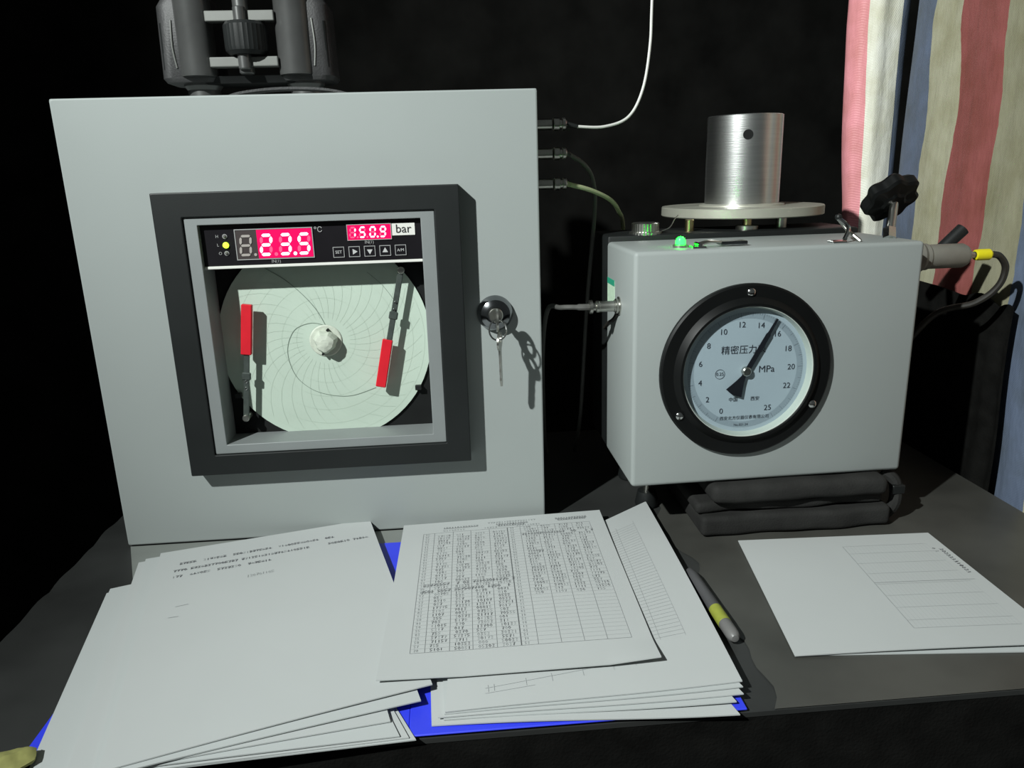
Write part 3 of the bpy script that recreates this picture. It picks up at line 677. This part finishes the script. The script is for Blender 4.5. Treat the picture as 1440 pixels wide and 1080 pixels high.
# left side connector with cap tether and sticker
sc = at(872, 430, 0, B.x); sv = sc.y; szz = sc.z
so = obj('side_socket', lathe([(0, 0), (0.0098, 0), (0.0098, 0.0030), (0.0078, 0.0036), (0.0078, 0.0060), (0, 0.0060)], 28, basis((B.x+0.001, sv, szz), (-1, 0, 0))), NICKEL, PG, smooth=True)
obj('cap_tether', tube([(B.x-0.002, sv+0.001, szz-0.008), (B.x-0.003, sv+0.020, szz-0.018), (B.x-0.0025, sv+0.045, szz-0.026), (B.x-0.003, sv+0.066, szz-0.036)], 0.0020, 8, 5), HOSE, so, smooth=True, label='dark rubber tether')
def sidequad(pts, off): return [at(px, py, 0, B.x)-Vector((off, 0, 0)) for px, py in pts]
sq = sidequad(((857, 399), (866, 395), (866, 424), (857, 429)), 0.0006)
def sq_local(v0, v1, z0, z1, o, d): return box((-o-d, v0, z0), (-o, v1, z1))
vv = [ (INV[PG.name] @ p) for p in sq]
v0, v1 = min(p.y for p in vv), min(max(p.y for p in vv), D2-0.006); z0, z1 = min(p.z for p in vv), max(p.z for p in vv)
st = obj('sticker', sq_local(v0, v1, z0, z1, -0.0001, 0.0006), STICK, PG, local=True, label='small pale green sticker')
obj('sticker_band', sq_local(v0, v1, z1-0.006, z1+0.0002, -0.0001, 0.0008), STICKG, st, local=True)

# ================================================================== cables
def plug_cable(name, z, label, mat, path, boot, r):
    a = Vector((W+0.0215, 0.05, z))
    t = thing(name, a, label, 'cable')
    obj('plug', join(lathe([(0.0, 0), (0.0052, 0), (0.0066, 0.0008), (0.0066, 0.0062), (0.0050, 0.0070), (0.0050, 0.0090), (0.0062, 0.0098), (0.0062, 0.0125), (0.0036, 0.0142), (0, 0.0142)], 24, basis(a, X))), NICKEL, t, smooth=True)
    obj('boot', tube([a+Vector((0.0135, 0, 0)), a+Vector((0.0135+boot, 0, path[0].z-z))], lambda q: 0.0028-0.0006*q, 12, 2), BLACKP if boot > 0.005 else mat, t, smooth=True)
    obj('wire', tube([a+Vector((0.0130+boot, 0, path[0].z-z))]+path, r, 10, 8), mat, t, smooth=True)
    return t
plug_cable('signal_cable', 0.4215, 'thin white cable rising from the top socket of the recorder', WHITEC,
    [at(812, 178, 1, 0.05), at(850, 178, 1, 0.055), at(884, 164, 1, 0.06), at(904, 125, 1, 0.062), at(914, 65, 1, 0.065), at(917, 0, 1, 0.07), Vector((0.583, 0.075, 0.66)), Vector((0.575, 0.09, 0.90))], 0.012, 0.0015)
plug_cable('signal_cable', 0.3925, 'dark grey cable dropping from the middle socket of the recorder', GREYC,
    [at(802, 218, 1, 0.052), at(822, 232, 1, 0.068), at(834, 255, 1, 0.085), at(836, 300, 1, 0.098), Vector((0.517, 0.11, 0.22)), Vector((0.512, 0.13, 0.08)), Vector((0.515, 0.20, 0.005))], 0.004, 0.0024)
plug_cable('signal_cable', 0.3620, 'pale yellow-green cable curving from the bottom socket of the recorder', YELC,
    [at(803, 260, 1, 0.052), at(832, 268, 1, 0.065), at(858, 281, 1, 0.085), at(870, 297, 1, 0.11), at(876, 318, 1, 0.16), Vector((0.578, 0.19, 0.24)), Vector((0.580, 0.20, 0.10)), Vector((0.585, 0.215, 0.004))], 0.004, 0.0025)
a = Vector((B.x-0.0052, sv, szz))
sc_ = thing('sensor_cable', a, 'black cable with nickel plug on the left side of the pressure instrument', 'cable')
obj('plug', lathe([(0, 0), (0.0062, 0), (0.0062, 0.0012), (0.0056, 0.0016), (0.0056, 0.0165), (0.0062, 0.0172), (0.0062, 0.0200), (0.0044, 0.0208), (0.0044, 0.0235), (0.0072, 0.0240), (0.0072, 0.0270), (0.0032, 0.0278), (0, 0.0278)], 24, basis(a, (-1, 0, 0))), NICKEL, sc_, smooth=True)
obj('wire', tube([a+Vector((-0.0270, 0, 0)), a+Vector((-0.036, 0.001, 0)), a+Vector((-0.055, 0.010, -0.001)), Vector((0.463, 0.055, szz-0.012)), Vector((0.462, 0.10, szz-0.08)), Vector((0.470, 0.16, 0.03)), Vector((0.478, 0.21, 0.005))], lambda t: 0.0034 if t < 0.2 else 0.0026, 10, 8), GREYC, sc_, smooth=True)
hx = x0+0.0900
ho = thing('pressure_hose', (hx, gy, gz), 'black hose with yellow sleeve on the right port of the pressure instrument', 'hose')
obj('sleeve', lathe([(0.0030, 0.0), (0.0055, 0.0008), (0.0060, 0.004), (0.0060, 0.0155), (0.0048, 0.0175), (0.003, 0.0175)], 20, basis((hx+0.003, gy, gz), X)), YELLOW, ho, smooth=True)
obj('hose_line', tube([(hx+0.002, gy, gz), (hx+0.022, gy, gz), (0.9440, gy+.002, 0.2730), (0.9530, gy+.004, 0.2600), (0.9500, gy+.008, 0.2400), (0.935, gy+.02, 0.2210), (0.905, 0.05, 0.200), (0.88, 0.085, 0.12), (0.885, 0.12, 0.006)], 0.0036, 12, 8), HOSE, ho, smooth=True)

# ================================================================== black pouch under the instrument
PO = thing('pouch', (0.71, 0.0, 0.0), 'folded black padded pouch under the pressure instrument', 'pouch')
def pillow(x0, x1, y0, y1, z0, z1, e=0.35, n=26, wr=0.0, sag=0.0):
    V, F = [], []; m = 14
    cx, cy, cz = (x0+x1)/2, (y0+y1)/2, (z0+z1)/2; a, b, c = (x1-x0)/2, (y1-y0)/2, (z1-z0)/2
    sg = lambda q, p: math.copysign(abs(q)**p, q)
    for j in range(1, m):
        ph = -PI/2+PI*j/m
        for i in range(n):
            th = 2*PI*i/n
            x = a*sg(math.cos(ph), e)*sg(math.cos(th), e*0.7); y = b*sg(math.cos(ph), e)*sg(math.sin(th), e*0.7); z = c*sg(math.sin(ph), 0.55)
            w = wr*(math.sin(x*70+z*90)+0.6*math.sin(x*33+1))
            V.append(Vector((cx+x, cy+y+w, cz+z)))
    for j in range(m-2):
        for i in range(n): F.append([j*n+i, j*n+(i+1) % n, (j+1)*n+(i+1) % n, (j+1)*n+i])
    F.append(list(range(n))[::-1]); F.append(list(range((m-2)*n, (m-1)*n)))
    return V, F
def slab(x0, x1, y0, y1, z0, z1, r, seed):
    V, F = box((x0, y0, z0), (x1, y1, z1), r, 4)
    bm = bmesh.new(); vs = [bm.verts.new(p) for p in V]
    for q in F:
        try: bm.faces.new([vs[t] for t in q])
        except ValueError: pass
    es = [e for e in bm.edges if abs(e.verts[0].co.x-e.verts[1].co.x) > 0.1]
    bmesh.ops.subdivide_edges(bm, edges=es, cuts=22, use_grid_fill=True)
    for q in bm.verts:
        c = q.co; w = 0.0016*math.sin(c.x*48+seed)+0.0009*math.sin(c.x*111+seed*2+c.z*60)
        if c.y < (y0+y1)/2: c.y += w
        c.z += 0.0006*math.sin(c.x*60+seed*3)
    return from_bm(bm)
obj('lower_body', slab(0.606, 0.812, -0.066, 0.075, 0.0007, 0.0235, 0.006, 1), BAG, PO, smooth=True)
obj('middle_fold', slab(0.602, 0.806, -0.058, 0.080, 0.0245, 0.0375, 0.005, 2), BAG, PO, smooth=True)
obj('flap', slab(0.616, 0.803, -0.070, 0.080, 0.0375, 0.0585, 0.008, 3.3), BAG, PO, smooth=True)
obj('strap', tube([(0.815, -0.045, 0.004), (0.822, -0.052, 0.022), (0.822, -0.048, 0.044), (0.812, -0.040, 0.054)], lambda t: 0.0065, 10, 6), BAG, PO, smooth=True)
obj('buckle', box((0.815, -0.058, 0.033), (0.829, -0.052, 0.043), 0.001, 1), BLACKP, PO)

# ================================================================== papers
def bilin(c, u, v): return c[0]*((1-u)*(1-v))+c[1]*(u*(1-v))+c[2]*(u*v)+c[3]*((1-u)*v)
class Sheet:
    def __init__(s, corners, bump=None): s.c = [Vector(p) for p in corners]; s.b = bump
    def __call__(s, u, v, dz=0.0):
        p = bilin(s.c, u, v)
        if s.b: p = p+Vector((0, 0, s.b(u, v)))
        return p+Vector((0, 0, dz))
def px_sheet(pts, bump=None):
    """pts: (px, py, z) of the top left, top right, bottom right, bottom left corners"""
    return Sheet([at(a, b, 2, z) for a, b, z in pts], bump)
def sheet_mesh(S, n=28, th=0.0004):
    V, F = [], []; k = n+1
    for dz in (0.0, -th):
        for j in range(k):
            for i in range(k): V.append(S(i/n, j/n, dz))
    o = k*k
    for j in range(n):
        for i in range(n):
            q = [j*k+i, j*k+i+1, (j+1)*k+i+1, (j+1)*k+i]; F.append(q[::-1]); F.append([t+o for t in q])
    per = [i for i in range(k)]+[j*k+n for j in range(1, k)]+[n*k+i for i in range(n-1, -1, -1)]+[j*k for j in range(n-1, 0, -1)]
    for a, b in zip(per, per[1:]+per[:1]): F.append([a, b, b+o, a+o])
    return V, F
def paper(name, S, label, mat=PAPER, group=None, n=28, th=0.0009, cat='paper'):
    o = obj(name, sheet_mesh(S, n, th), mat, None, smooth=True); INV[o.name] = Matrix.Translation(-o.location)
    return tag(o, label, cat, group)
def strokes(S, L, w, dz=0.00035):
    return join(*[ribbon([S(u, v, dz) for u, v in pl], w, (0, 0, 1)) for pl in L])
def seg(u0, v0, u1, v1, n=10): return [(u0+(u1-u0)*i/n, v0+(v1-v0)*i/n) for i in range(n+1)]
def scrawl(u, v, w, h, rnd):
    """one unreadable hand-written figure in the cell (u, v, w, h)"""
    k = rnd.randint(0, 4); r = lambda a: a*(0.85+0.3*rnd.random())
    if k == 0: return [[(u+w*.5, v), (u+w*.45, v+r(h))]]
    if k == 1: return [[(u, v), (u+w, v+h*.1), (u+w*.3, v+h*.5), (u+w*.9, v+h*.8), (u+w*.1, v+h)]]
    if k == 2: return [[(u+w*.5, v), (u, v+h*.5), (u+w*.5, v+h), (u+w, v+h*.5), (u+w*.5, v)]]
    if k == 3: return [[(u+w, v), (u, v+h*.1), (u+w*.2, v+h*.5), (u+w, v+h*.6), (u, v+h)]]
    return [[(u, v), (u+w, v), (u+w*.4, v+r(h))], [(u+w*.2, v+h*.5), (u+w*.8, v+h*.5)]]

# blue folder lying open under both stacks
fd = thing('folder', (0.305, -0.18, 0.0), 'bright blue plastic folder lying open under the paper stacks', 'folder')
obj('left_cover', box((0.0535, -0.322, 0.0009), (0.3050, -0.034, 0.0026), 0.0006, 1), BLUE, fd)
obj('right_cover', box((0.3150, -0.3262, 0.0009), (0.5545, -0.034, 0.0026), 0.0006, 1), BLUE, fd)
obj('spine', box((0.3052, -0.3245, 0.0009), (0.3148, -0.034, 0.0023), 0.0004, 1), BLUE, fd)

# grey sheet between the recorder's foot and the folder
GS = M('grey_plastic_sheet', (0.20, 0.215, 0.20), 0.45, 0, 0.06, 20)
tag(obj('plastic_sheet', prism([(0.0030, -0.0015), (0.0425, -0.0960), (0.30, -0.100), (0.31, -0.0015)][::-1], 0.0007, Matrix.Translation((0, 0, 0.0001))), GS), 'grey plastic sheet lying at the foot of the chart recorder', 'plastic sheet')

# left stack (bottom to top)
lw = 0.0
paper('paper_sheet', px_sheet(((150, 834, .0034), (420, 775, .0034), (585, 1040, .0034), (30, 1105, .0034))), 'lowest left-hand sheet whose right edge ends beside the blue spine', PAPER2, 'sheets of the left stack')
paper('paper_sheet', px_sheet(((160, 838, .0044), (425, 770, .0044), (575, 1037, .0046), (40, 1104, .0044))), 'left-hand sheet just above the lowest one beside the blue spine', PAPER, 'sheets of the left stack')
paper('paper_sheet', px_sheet(((155, 828, .0054), (430, 768, .0054), (562, 1035, .0060), (38, 1100, .0054)), lambda u, v: 0.0008*math.sin(u*PI)*v), 'left-hand sheet reaching furthest out to the left', PAPER2, 'sheets of the left stack')
paper('paper_sheet', px_sheet(((195, 791, .0066), (470, 742, .0066), (549, 1014, .0076), (88, 1098, .0066)), lambda u, v: 0.0009*math.sin(u*PI)*v), 'left-hand sheet showing a thin strip left of the handwritten page', PAPER, 'sheets of the left stack')
def bend(u, v): return 0.0010*math.sin(u*PI)*v + 0.0008*(1-v)*max(0, u-.6)
S = px_sheet(((205, 786, .0081), (500, 737, .0086), (592, 985, .0096), (128, 1096, .0081)), bend)
paper('paper_sheet', S, 'left-hand sheet directly under the handwritten page', PAPER2, 'sheets of the left stack')
L3 = px_sheet(((226, 778, .0096), (520, 731, .0112), (608, 962, .0120), (138, 1086, .0095)), lambda u, v: bend(u, v)+0.0035*max(0, 0.2-v)*u)
p3 = paper('paper_sheet', L3, 'blank page with three short handwritten lines on top of the left stack', PAPER, 'sheets of the left stack', 36)
rnd = random.Random(3); dk, lt = [], []
for v, u0, u1, gap in ((0.105, 0.10, 0.80, ((0.16, 0.19), (0.30, 0.33), (0.50, 0.53), (0.72, 0.76))), (0.150, 0.08, 0.95, ((0.13, 0.15), (0.35, 0.37), (0.68, 0.76), (0.86, 0.88))), (0.190, 0.08, 0.50, ((0.12, 0.14), (0.24, 0.26), (0.36, 0.39)))):
    u = u0
    while u < u1:
        w = 0.014
        if not any(a <= u <= b for a, b in gap):
            for pl in scrawl(u, v-0.007-0.012*(u-u0), w*0.85, 0.012, rnd): (dk if rnd.random() < 0.8 else lt).append(pl)
            if rnd.random() < 0.5: dk.append([(u, v-0.012*(u-u0)), (u+w, v+0.002-0.012*(u-u0))])
        u += w*1.05
for u in [0.40+0.013*k for k in range(9)]:
    for pl in scrawl(u, 0.258+0.004*rnd.random(), 0.010, 0.014, rnd): lt.append(pl)
lt += [seg(0.12, 0.375, 0.17, 0.373, 3), seg(0.10, 0.43, 0.14, 0.432, 3), ]
obj('handwriting', strokes(L3, dk, 0.0007), PENC, p3); obj('faint_marks', strokes(L3, lt, 0.0004), PENCL, p3)

# right stack
def wav(a, ph): return lambda u, v: a*math.sin(u*5+ph)*v*v
paper('paper_sheet', px_sheet(((600, 742, .0032), (815, 742, .0032), (1041, 1003, .0042), (607, 1021, .0036)), wav(.0012, 0.4)), 'lowest sheet of the right stack lying on the blue folder', PAPER, 'sheets of the right stack')
paper('paper_sheet', px_sheet(((603, 740, .0046), (815, 742, .0046), (1036, 986, .0066), (624, 1013, .0050)), wav(.0008, 1.0)), 'second lowest sheet of the right stack with a wavy front edge', PAPER2, 'sheets of the right stack')
paper('paper_sheet', px_sheet(((608, 738, .0062), (818, 740, .0062), (1046, 975, .0082), (616, 1010, .0064)), wav(.0008, 1.0)), 'third sheet from the bottom of the right stack', PAPER, 'sheets of the right stack')
paper('paper_sheet', px_sheet(((612, 738, .0074), (820, 738, .0074), (1045, 965, .0098), (625, 1005, .0076)), wav(.0008, 1.0)), 'sheet just below the ruled form in the right stack', PAPER2, 'sheets of the right stack')
R2 = px_sheet(((640, 830, .0092), (908, 705, .0088), (1044, 957, .0112), (626, 1002, .0090)), lambda u, v: 0.0026*math.sin(v*PI)+wav(.0008, 1.0)(u, v))
p2 = paper('paper_sheet', R2, 'ruled form sticking out to the right from under the filled table page', PAPER, 'sheets of the right stack', 36)
ln = []
for u in (0.55, 0.66, 0.78, 0.88): ln.append(seg(u, 0.10, u, 0.80, 14))
for k in range(40): ln.append(seg(0.70, 0.12+k*0.0172, 0.88, 0.12+k*0.0172, 5))
obj('printed_grid', strokes(R2, ln, 0.00022), GRIDL, p2)
ln = [seg(0.13, 0.895, 0.62, 0.865, 10), seg(0.13, 0.925, 0.30, 0.915, 6)]+[seg(u, 0.86-(u-.5)*.05, u+.002, 0.90-(u-.5)*.05, 2) for u in (.14, .16, .27, .36, .47, .58, .66, .72)]
obj('printed_marks', strokes(R2, ln, 0.0003), GRIDL, p2)

def topbump(u, v):
    z = 0.0020*math.sin(u*PI)*math.sin(v*PI)
    z += 0.0030*max(0.0, v-0.9)/0.1*max(0.0, u-0.82)/0.18       # lifted corner
    z += 0.0022*max(0.0, (0.30-u)/0.30)*max(0, v-0.6)/0.4
    return z
R1 = px_sheet(((568, 739, .0125), (843, 717, .0130), (930, 928, .0148), (529, 960, .0140)), topbump)
p1 = paper('paper_sheet', R1, 'table page densely filled with handwritten figures on top of the right stack', PAPER, 'sheets of the right stack', 44)
rnd = random.Random(11)
U0, U1, V0, V1 = 0.105, 0.925, 0.100, 0.885
tu = lambda t: U0+(U1-U0)*t
tv = lambda t, s=0.0: V0+(V1-V0)*t
cols = (0, 0.065, 0.175, 0.28, 0.39, 0.5, 0.575, 0.68, 0.785, 0.89, 1.0)
NR = 38
g1, g2 = [], []
for c in cols: g1.append(seg(tu(c), V0, tu(c), V1, 24))
for k in range(NR+1): g2.append(seg(tu(0), tv(k/NR), tu(1), tv(k/NR), 20))
g1 += [seg(tu(0), V0, tu(1), V0, 20), seg(tu(0), V1, tu(1), V1, 20), seg(tu(0.497), V0, tu(0.497), V1, 24), seg(tu(0.5), V0, tu(0.5), V1, 24)]
obj('printed_grid', strokes(R1, g1, 0.00028), GRID, p1)
obj('printed_rows', strokes(R1, g2, 0.00016, 0.0003), GRIDL, p1)
hw, hl = [], []
hgt = (V1-V0)/NR
for side, c0, rows in ((0, 1, NR), (1, 6, 25)):
    for c in range(c0, c0+4):
        a, b = cols[c], cols[c+1]
        for r in range(1 if side == 0 else 0, rows):
            if (side == 0 and r in (19, 21)) or (side == 1 and r == 3): continue
            u = tu(a)+0.016+0.006*rnd.random()
            for g in range(rnd.randint(3, 5)):
                (hw if rnd.random() < 0.62 else hl).extend(scrawl(u, tv(r/NR)+hgt*0.15, 0.0080, hgt*0.68, rnd)); u += 0.0125
for side, r, a, b in ((0, 19, 0.03, 0.5), (0, 21, 0.02, 0.47), (1, 3, 0.58, 1.0)):
    u = tu(a)
    while u < tu(b):
        if rnd.random() < 0.8: hw.extend(scrawl(u, tv(r/NR), 0.011, hgt*0.9, rnd)); hw.append([(u, tv((r+.55)/NR)), (u+0.013, tv((r+.5)/NR))])
        u += 0.014
for r in range(0, NR):                  # printed row numbers
    for c in (0, 5):
        hl.extend(scrawl(tu(cols[c])+0.012, tv(r/NR)+hgt*.2, 0.006, hgt*0.6, rnd)); hl.extend(scrawl(tu(cols[c])+0.022, tv(r/NR)+hgt*.2, 0.006, hgt*0.6, rnd))
hw.extend(scrawl(tu(.655), tv(.27), 0.012, hgt*.9, rnd)); hw.extend(scrawl(tu(.672), tv(.27), 0.012, hgt*.9, rnd))
obj('handwriting', strokes(R1, hw, 0.00038, 0.0005), PENC, p1); obj('faint_handwriting', strokes(R1, hl, 0.0003, 0.0005), PENCL, p1)
hd_, hd2 = [], []
for v, a, b, big in ((0.045, 0.42, 0.66, 0), (0.062, 0.46, 0.62, 1), (0.076, 0.47, 0.60, 1), (0.060, 0.20, 0.37, 1), (0.085, 0.20, 0.30, 0), (0.050, 0.76, 0.92, 1), (0.062, 0.77, 0.91, 1), (0.088, 0.40, 0.46, 0), (0.088, 0.56, 0.68, 0)):
    u = a
    while u < b:
        (hd_ if big else hd2).extend(scrawl(u, v-0.005, 0.010, 0.010, rnd)); u += 0.0135
    if big: hd_.append(seg(a, v+0.007, b, v+0.007, 5))
obj('heading', strokes(R1, hd_, 0.0004, 0.0005), PENC, p1); obj('faint_heading', strokes(R1, hd2, 0.0004, 0.0005), PENCL, p1)

# right-hand loose form
Q = px_sheet(((1050, 768, .0010), (1300, 752, .0010), (1512, 915, .0010), (1135, 921, .0010)))
paper('paper_sheet', Q, 'lower loose sheet peeping out under the half-printed form', PAPER2, 'loose sheets beside the pouch')
PP = px_sheet(((1038, 760, .0022), (1305, 749, .0026), (1500, 904, .0045), (1118, 922, .0022)), lambda u, v: 0.0012*math.sin(PI*min(1, u*1.0))*v + 0.003*max(0, u-0.8)*max(0, v-.5))
pp = paper('paper_sheet', PP, 'loose half-printed form lying in front of the black pouch', PAPER, 'loose sheets beside the pouch', 32)
ln, l2 = [], []
for k in range(24): ln.append(seg(0.50+0.42*k/23, 0.12, 0.50+0.42*k/23, 0.86, 12))
for v in (0.12, 0.20, 0.30, 0.40, 0.50, 0.60, 0.70, 0.80, 0.86): ln.append(seg(0.50, v, 0.92, v, 8))
l2 += [seg(0.50, 0.485, 0.95, 0.485, 8), seg(0.50, 0.12, 0.50, 0.86, 10)]
obj('printed_grid', strokes(PP, ln, 0.00022), GRIDL, pp); obj('printed_lines', strokes(PP, l2, 0.0004), GRID, pp)
hw = []
v = 0.16
while v < 0.42:
    if rnd.random() < 0.88:
        for pl in scrawl(0.0, 0.0, 0.012, 0.018, rnd)+scrawl(0.004, 0.0, 0.012, 0.016, rnd): hw.append([(0.955+b, v+a) for a, b in pl])
    v += 0.021
for v in (0.17, 0.20):
    for pl in scrawl(0, 0, 0.010, 0.014, rnd): hw.append([(0.925+b, v+a) for a, b in pl])
obj('heading', strokes(PP, hw, 0.0005), PENC, pp)

# marker pen
a = Vector((0.5705, -0.138, 0.0058)); b = Vector((0.5740, -0.2500, 0.0062)); d = (b-a).normalized(); LN = (b-a).length
mk = thing('marker_pen', (0.572, -0.194, 0.0), 'grey marker pen with yellow-green label beside the right paper stack', 'pen')
MB_ = basis(a, d)
obj('barrel', lathe([(0, 0), (0.0034, 0.0006), (0.0042, 0.004), (0.0054, 0.012), (0.0056, 0.060), (0.0056, LN*0.60)], 24, MB_), PENB, mk, smooth=True)
lab = obj('label_band', lathe([(0.0056, LN*0.60), (0.00575, LN*0.602), (0.00575, LN*0.80), (0.0056, LN*0.802)], 24, MB_), PENLAB, mk, smooth=True)
rn = random.Random(5); tx = []
for k in range(9):
    h = LN*(0.63+0.018*k); w_ = 0.0011
    for a0 in (-2.3, -1.55):
        tx.append(([MB_ @ Vector((0.00582*math.cos(t), 0.00582*math.sin(t), h+q)) for t, q in ((a0, 0), (a0+0.5+0.2*rn.random(), 0), (a0+0.5, w_*.5), (a0, w_*.5))], [[0, 1, 2, 3]]))
obj('label_print', join(*tx), M('marker_print', (0.12, 0.16, 0.03), 0.6), lab)
obj('end_cap', lathe([(0.0054, LN*0.80), (0.0056, LN*0.81), (0.0056, LN*0.93), (0.0048, LN*0.975), (0.003, LN*0.995), (0, LN)], 24, MB_), PENCAP, mk, smooth=True)

# ================================================================== striped woven cloth
def curtain(name, path, z0, z1, stops, label, narrow=None, nz=60, seed=1, amp=0.006):
    P = smoothpath([(x, y, 0) for x, y in path], 10); n = len(P)
    L = [0.0]
    for i in range(1, n): L.append(L[-1]+(P[i]-P[i-1]).length)
    T = L[-1]; rn = random.Random(seed); ph = [rn.random()*6 for _ in range(6)]
    V, F, UV = [], [], []; ctr = sum((p for p in P), Vector())/n
    for j in range(nz+1):
        z = z0+(z1-z0)*j/nz
        for i in range(n):
            t = P[min(i+1, n-1)]-P[max(i-1, 0)]; nn = Vector((t.y, -t.x, 0)).normalized(); s = L[i]/T
            o = amp*(math.sin(s*17+z*5+ph[0])+0.6*math.sin(s*41-z*8+ph[1]))*0.5+amp*0.7*math.sin(z*13+s*6+ph[2])
            p = P[i]+nn*o
            if narrow:
                k, dx = narrow(z); p = ctr+(p-ctr)*k+Vector((dx, 0, 0))
            V.append(Vector((p.x, p.y, z))); UV.append((s, z))
    for j in range(nz):
        for i in range(n-1): F.append([j*n+i, j*n+i+1, (j+1)*n+i+1, (j+1)*n+i])
    o = obj(name, (V, F), stripe_mat(name+'_stripes', stops), None, smooth=True)
    uvl = o.data.uv_layers.new(name='UVMap')
    for lp in o.data.loops: uvl.data[lp.index].uv = UV[lp.vertex_index]
    sd = o.modifiers.new('thickness', 'SOLIDIFY'); sd.thickness = 0.0012
    return tag(o, label, 'cloth', 'striped woven cloths')
PK, WH, RD, BL, WB = (0.90, 0.36, 0.40), (0.44, 0.43, 0.31), (0.30, 0.095, 0.088), (0.13, 0.165, 0.24), (0.95, 0.95, 0.84)
curtain('striped_cloth', [(1.028, 0.335), (1.008, 0.312), (0.999, 0.295), (0.997, 0.25), (0.999, 0.20), (0.996, 0.15), (0.998, 0.10), (1.002, 0.05), (1.002, 0.0), (1.010, -0.06), (1.016, -0.16)], -0.60, 0.90,
    [(0.0, BL), (0.185, WH), (0.30, RD), (0.455, (0.29, 0.28, 0.195)), (0.575, BL), (0.70, WH), (0.82, RD), (0.95, WH)], 'wide striped woven plastic cloth hanging along the right side of the table', seed=4, amp=0.0025)
curtain('striped_cloth', [(0.980, 0.395), (0.950, 0.384), (0.942, 0.366), (0.952, 0.350), (0.972, 0.342), (0.996, 0.345), (1.014, 0.350), (1.022, 0.364), (1.014, 0.384)], -0.60, 0.92,
    [(0.0, WB), (0.15, PK), (0.46, WB), (0.74, BL), (0.95, WB)], 'narrow gathered fold of pink white and blue striped cloth behind the knob', narrow=lambda z: (1.04-0.20*min(1, max(0, (0.56-z)/0.24))**1.3+0.03*math.sin(z*21), 0.009*min(1, max(0, (0.56-z)/0.24))), seed=9, amp=0.0018)

# black cloth hung between the table's right side and the striped cloth
def drape():
    top = [at(a, b, 0, 0.982) for a, b in ((1296, 396), (1318, 402), (1338, 409), (1356, 415), (1378, 412), (1394, 422), (1404, 431), (1416, 428), (1424, 433))]
    top = [Vector((0.982, top[0].y+0.14, top[0].z+0.005))]+top
    T = smoothpath(top, 5); n = len(T); nz = 26; V, F = [], []
    for off in (0.0, 0.003):
        for j in range(nz+1):
            t = j/nz
            for i, p in enumerate(T):
                z = p.z*(1-t)-0.45*t; e = i/(n-1)
                V.append(Vector((0.981+off+0.0022*math.sin(e*22+t*5)*min(1, t*6)+0.002*t, p.y-0.010*t*e+0.002*math.sin(t*19)*e, z)))
    k = n*(nz+1)
    for j in range(nz):
        for i in range(n-1):
            q = [j*n+i, j*n+i+1, (j+1)*n+i+1, (j+1)*n+i]; F.append(q); F.append([x+k for x in q[::-1]])
    for i in range(n-1): F.append([i+1, i, i+k, i+1+k])
    for j in range(nz): F.append([j*n+n-1, (j+1)*n+n-1, (j+1)*n+n-1+k, j*n+n-1+k]); F.append([(j+1)*n, j*n, j*n+k, (j+1)*n+k])
    return V, F
tag(obj('black_cloth', drape(), CLOTHB, None, smooth=True), 'black cloth hanging between the table side and the striped cloth', 'cloth')

# small crumpled scrap at the table's near left corner
bm = bmesh.new(); bmesh.ops.create_icosphere(bm, subdivisions=3, radius=0.010)
rn = random.Random(2); ph = [rn.random()*6 for _ in range(6)]
for x in bm.verts:
    c = x.co; k = 1+0.22*math.sin(c.x*420+ph[0])*math.sin(c.y*380+ph[1])+0.15*math.sin(c.z*500+ph[2]); x.co = Vector((c.x*k*1.3, c.y*k, c.z*k*0.65))
v, f = from_bm(bm); c = at(18, 1072, 2, 0.008)
v = [p+c for p in v]; mz = min(p.z for p in v); v = [p-Vector((0, 0, mz-0.0)) for p in v]
tag(obj('cloth_scrap', (v, f), YRAG, None, smooth=True), 'small crumpled yellowish scrap at the near left corner of the table', 'scrap')
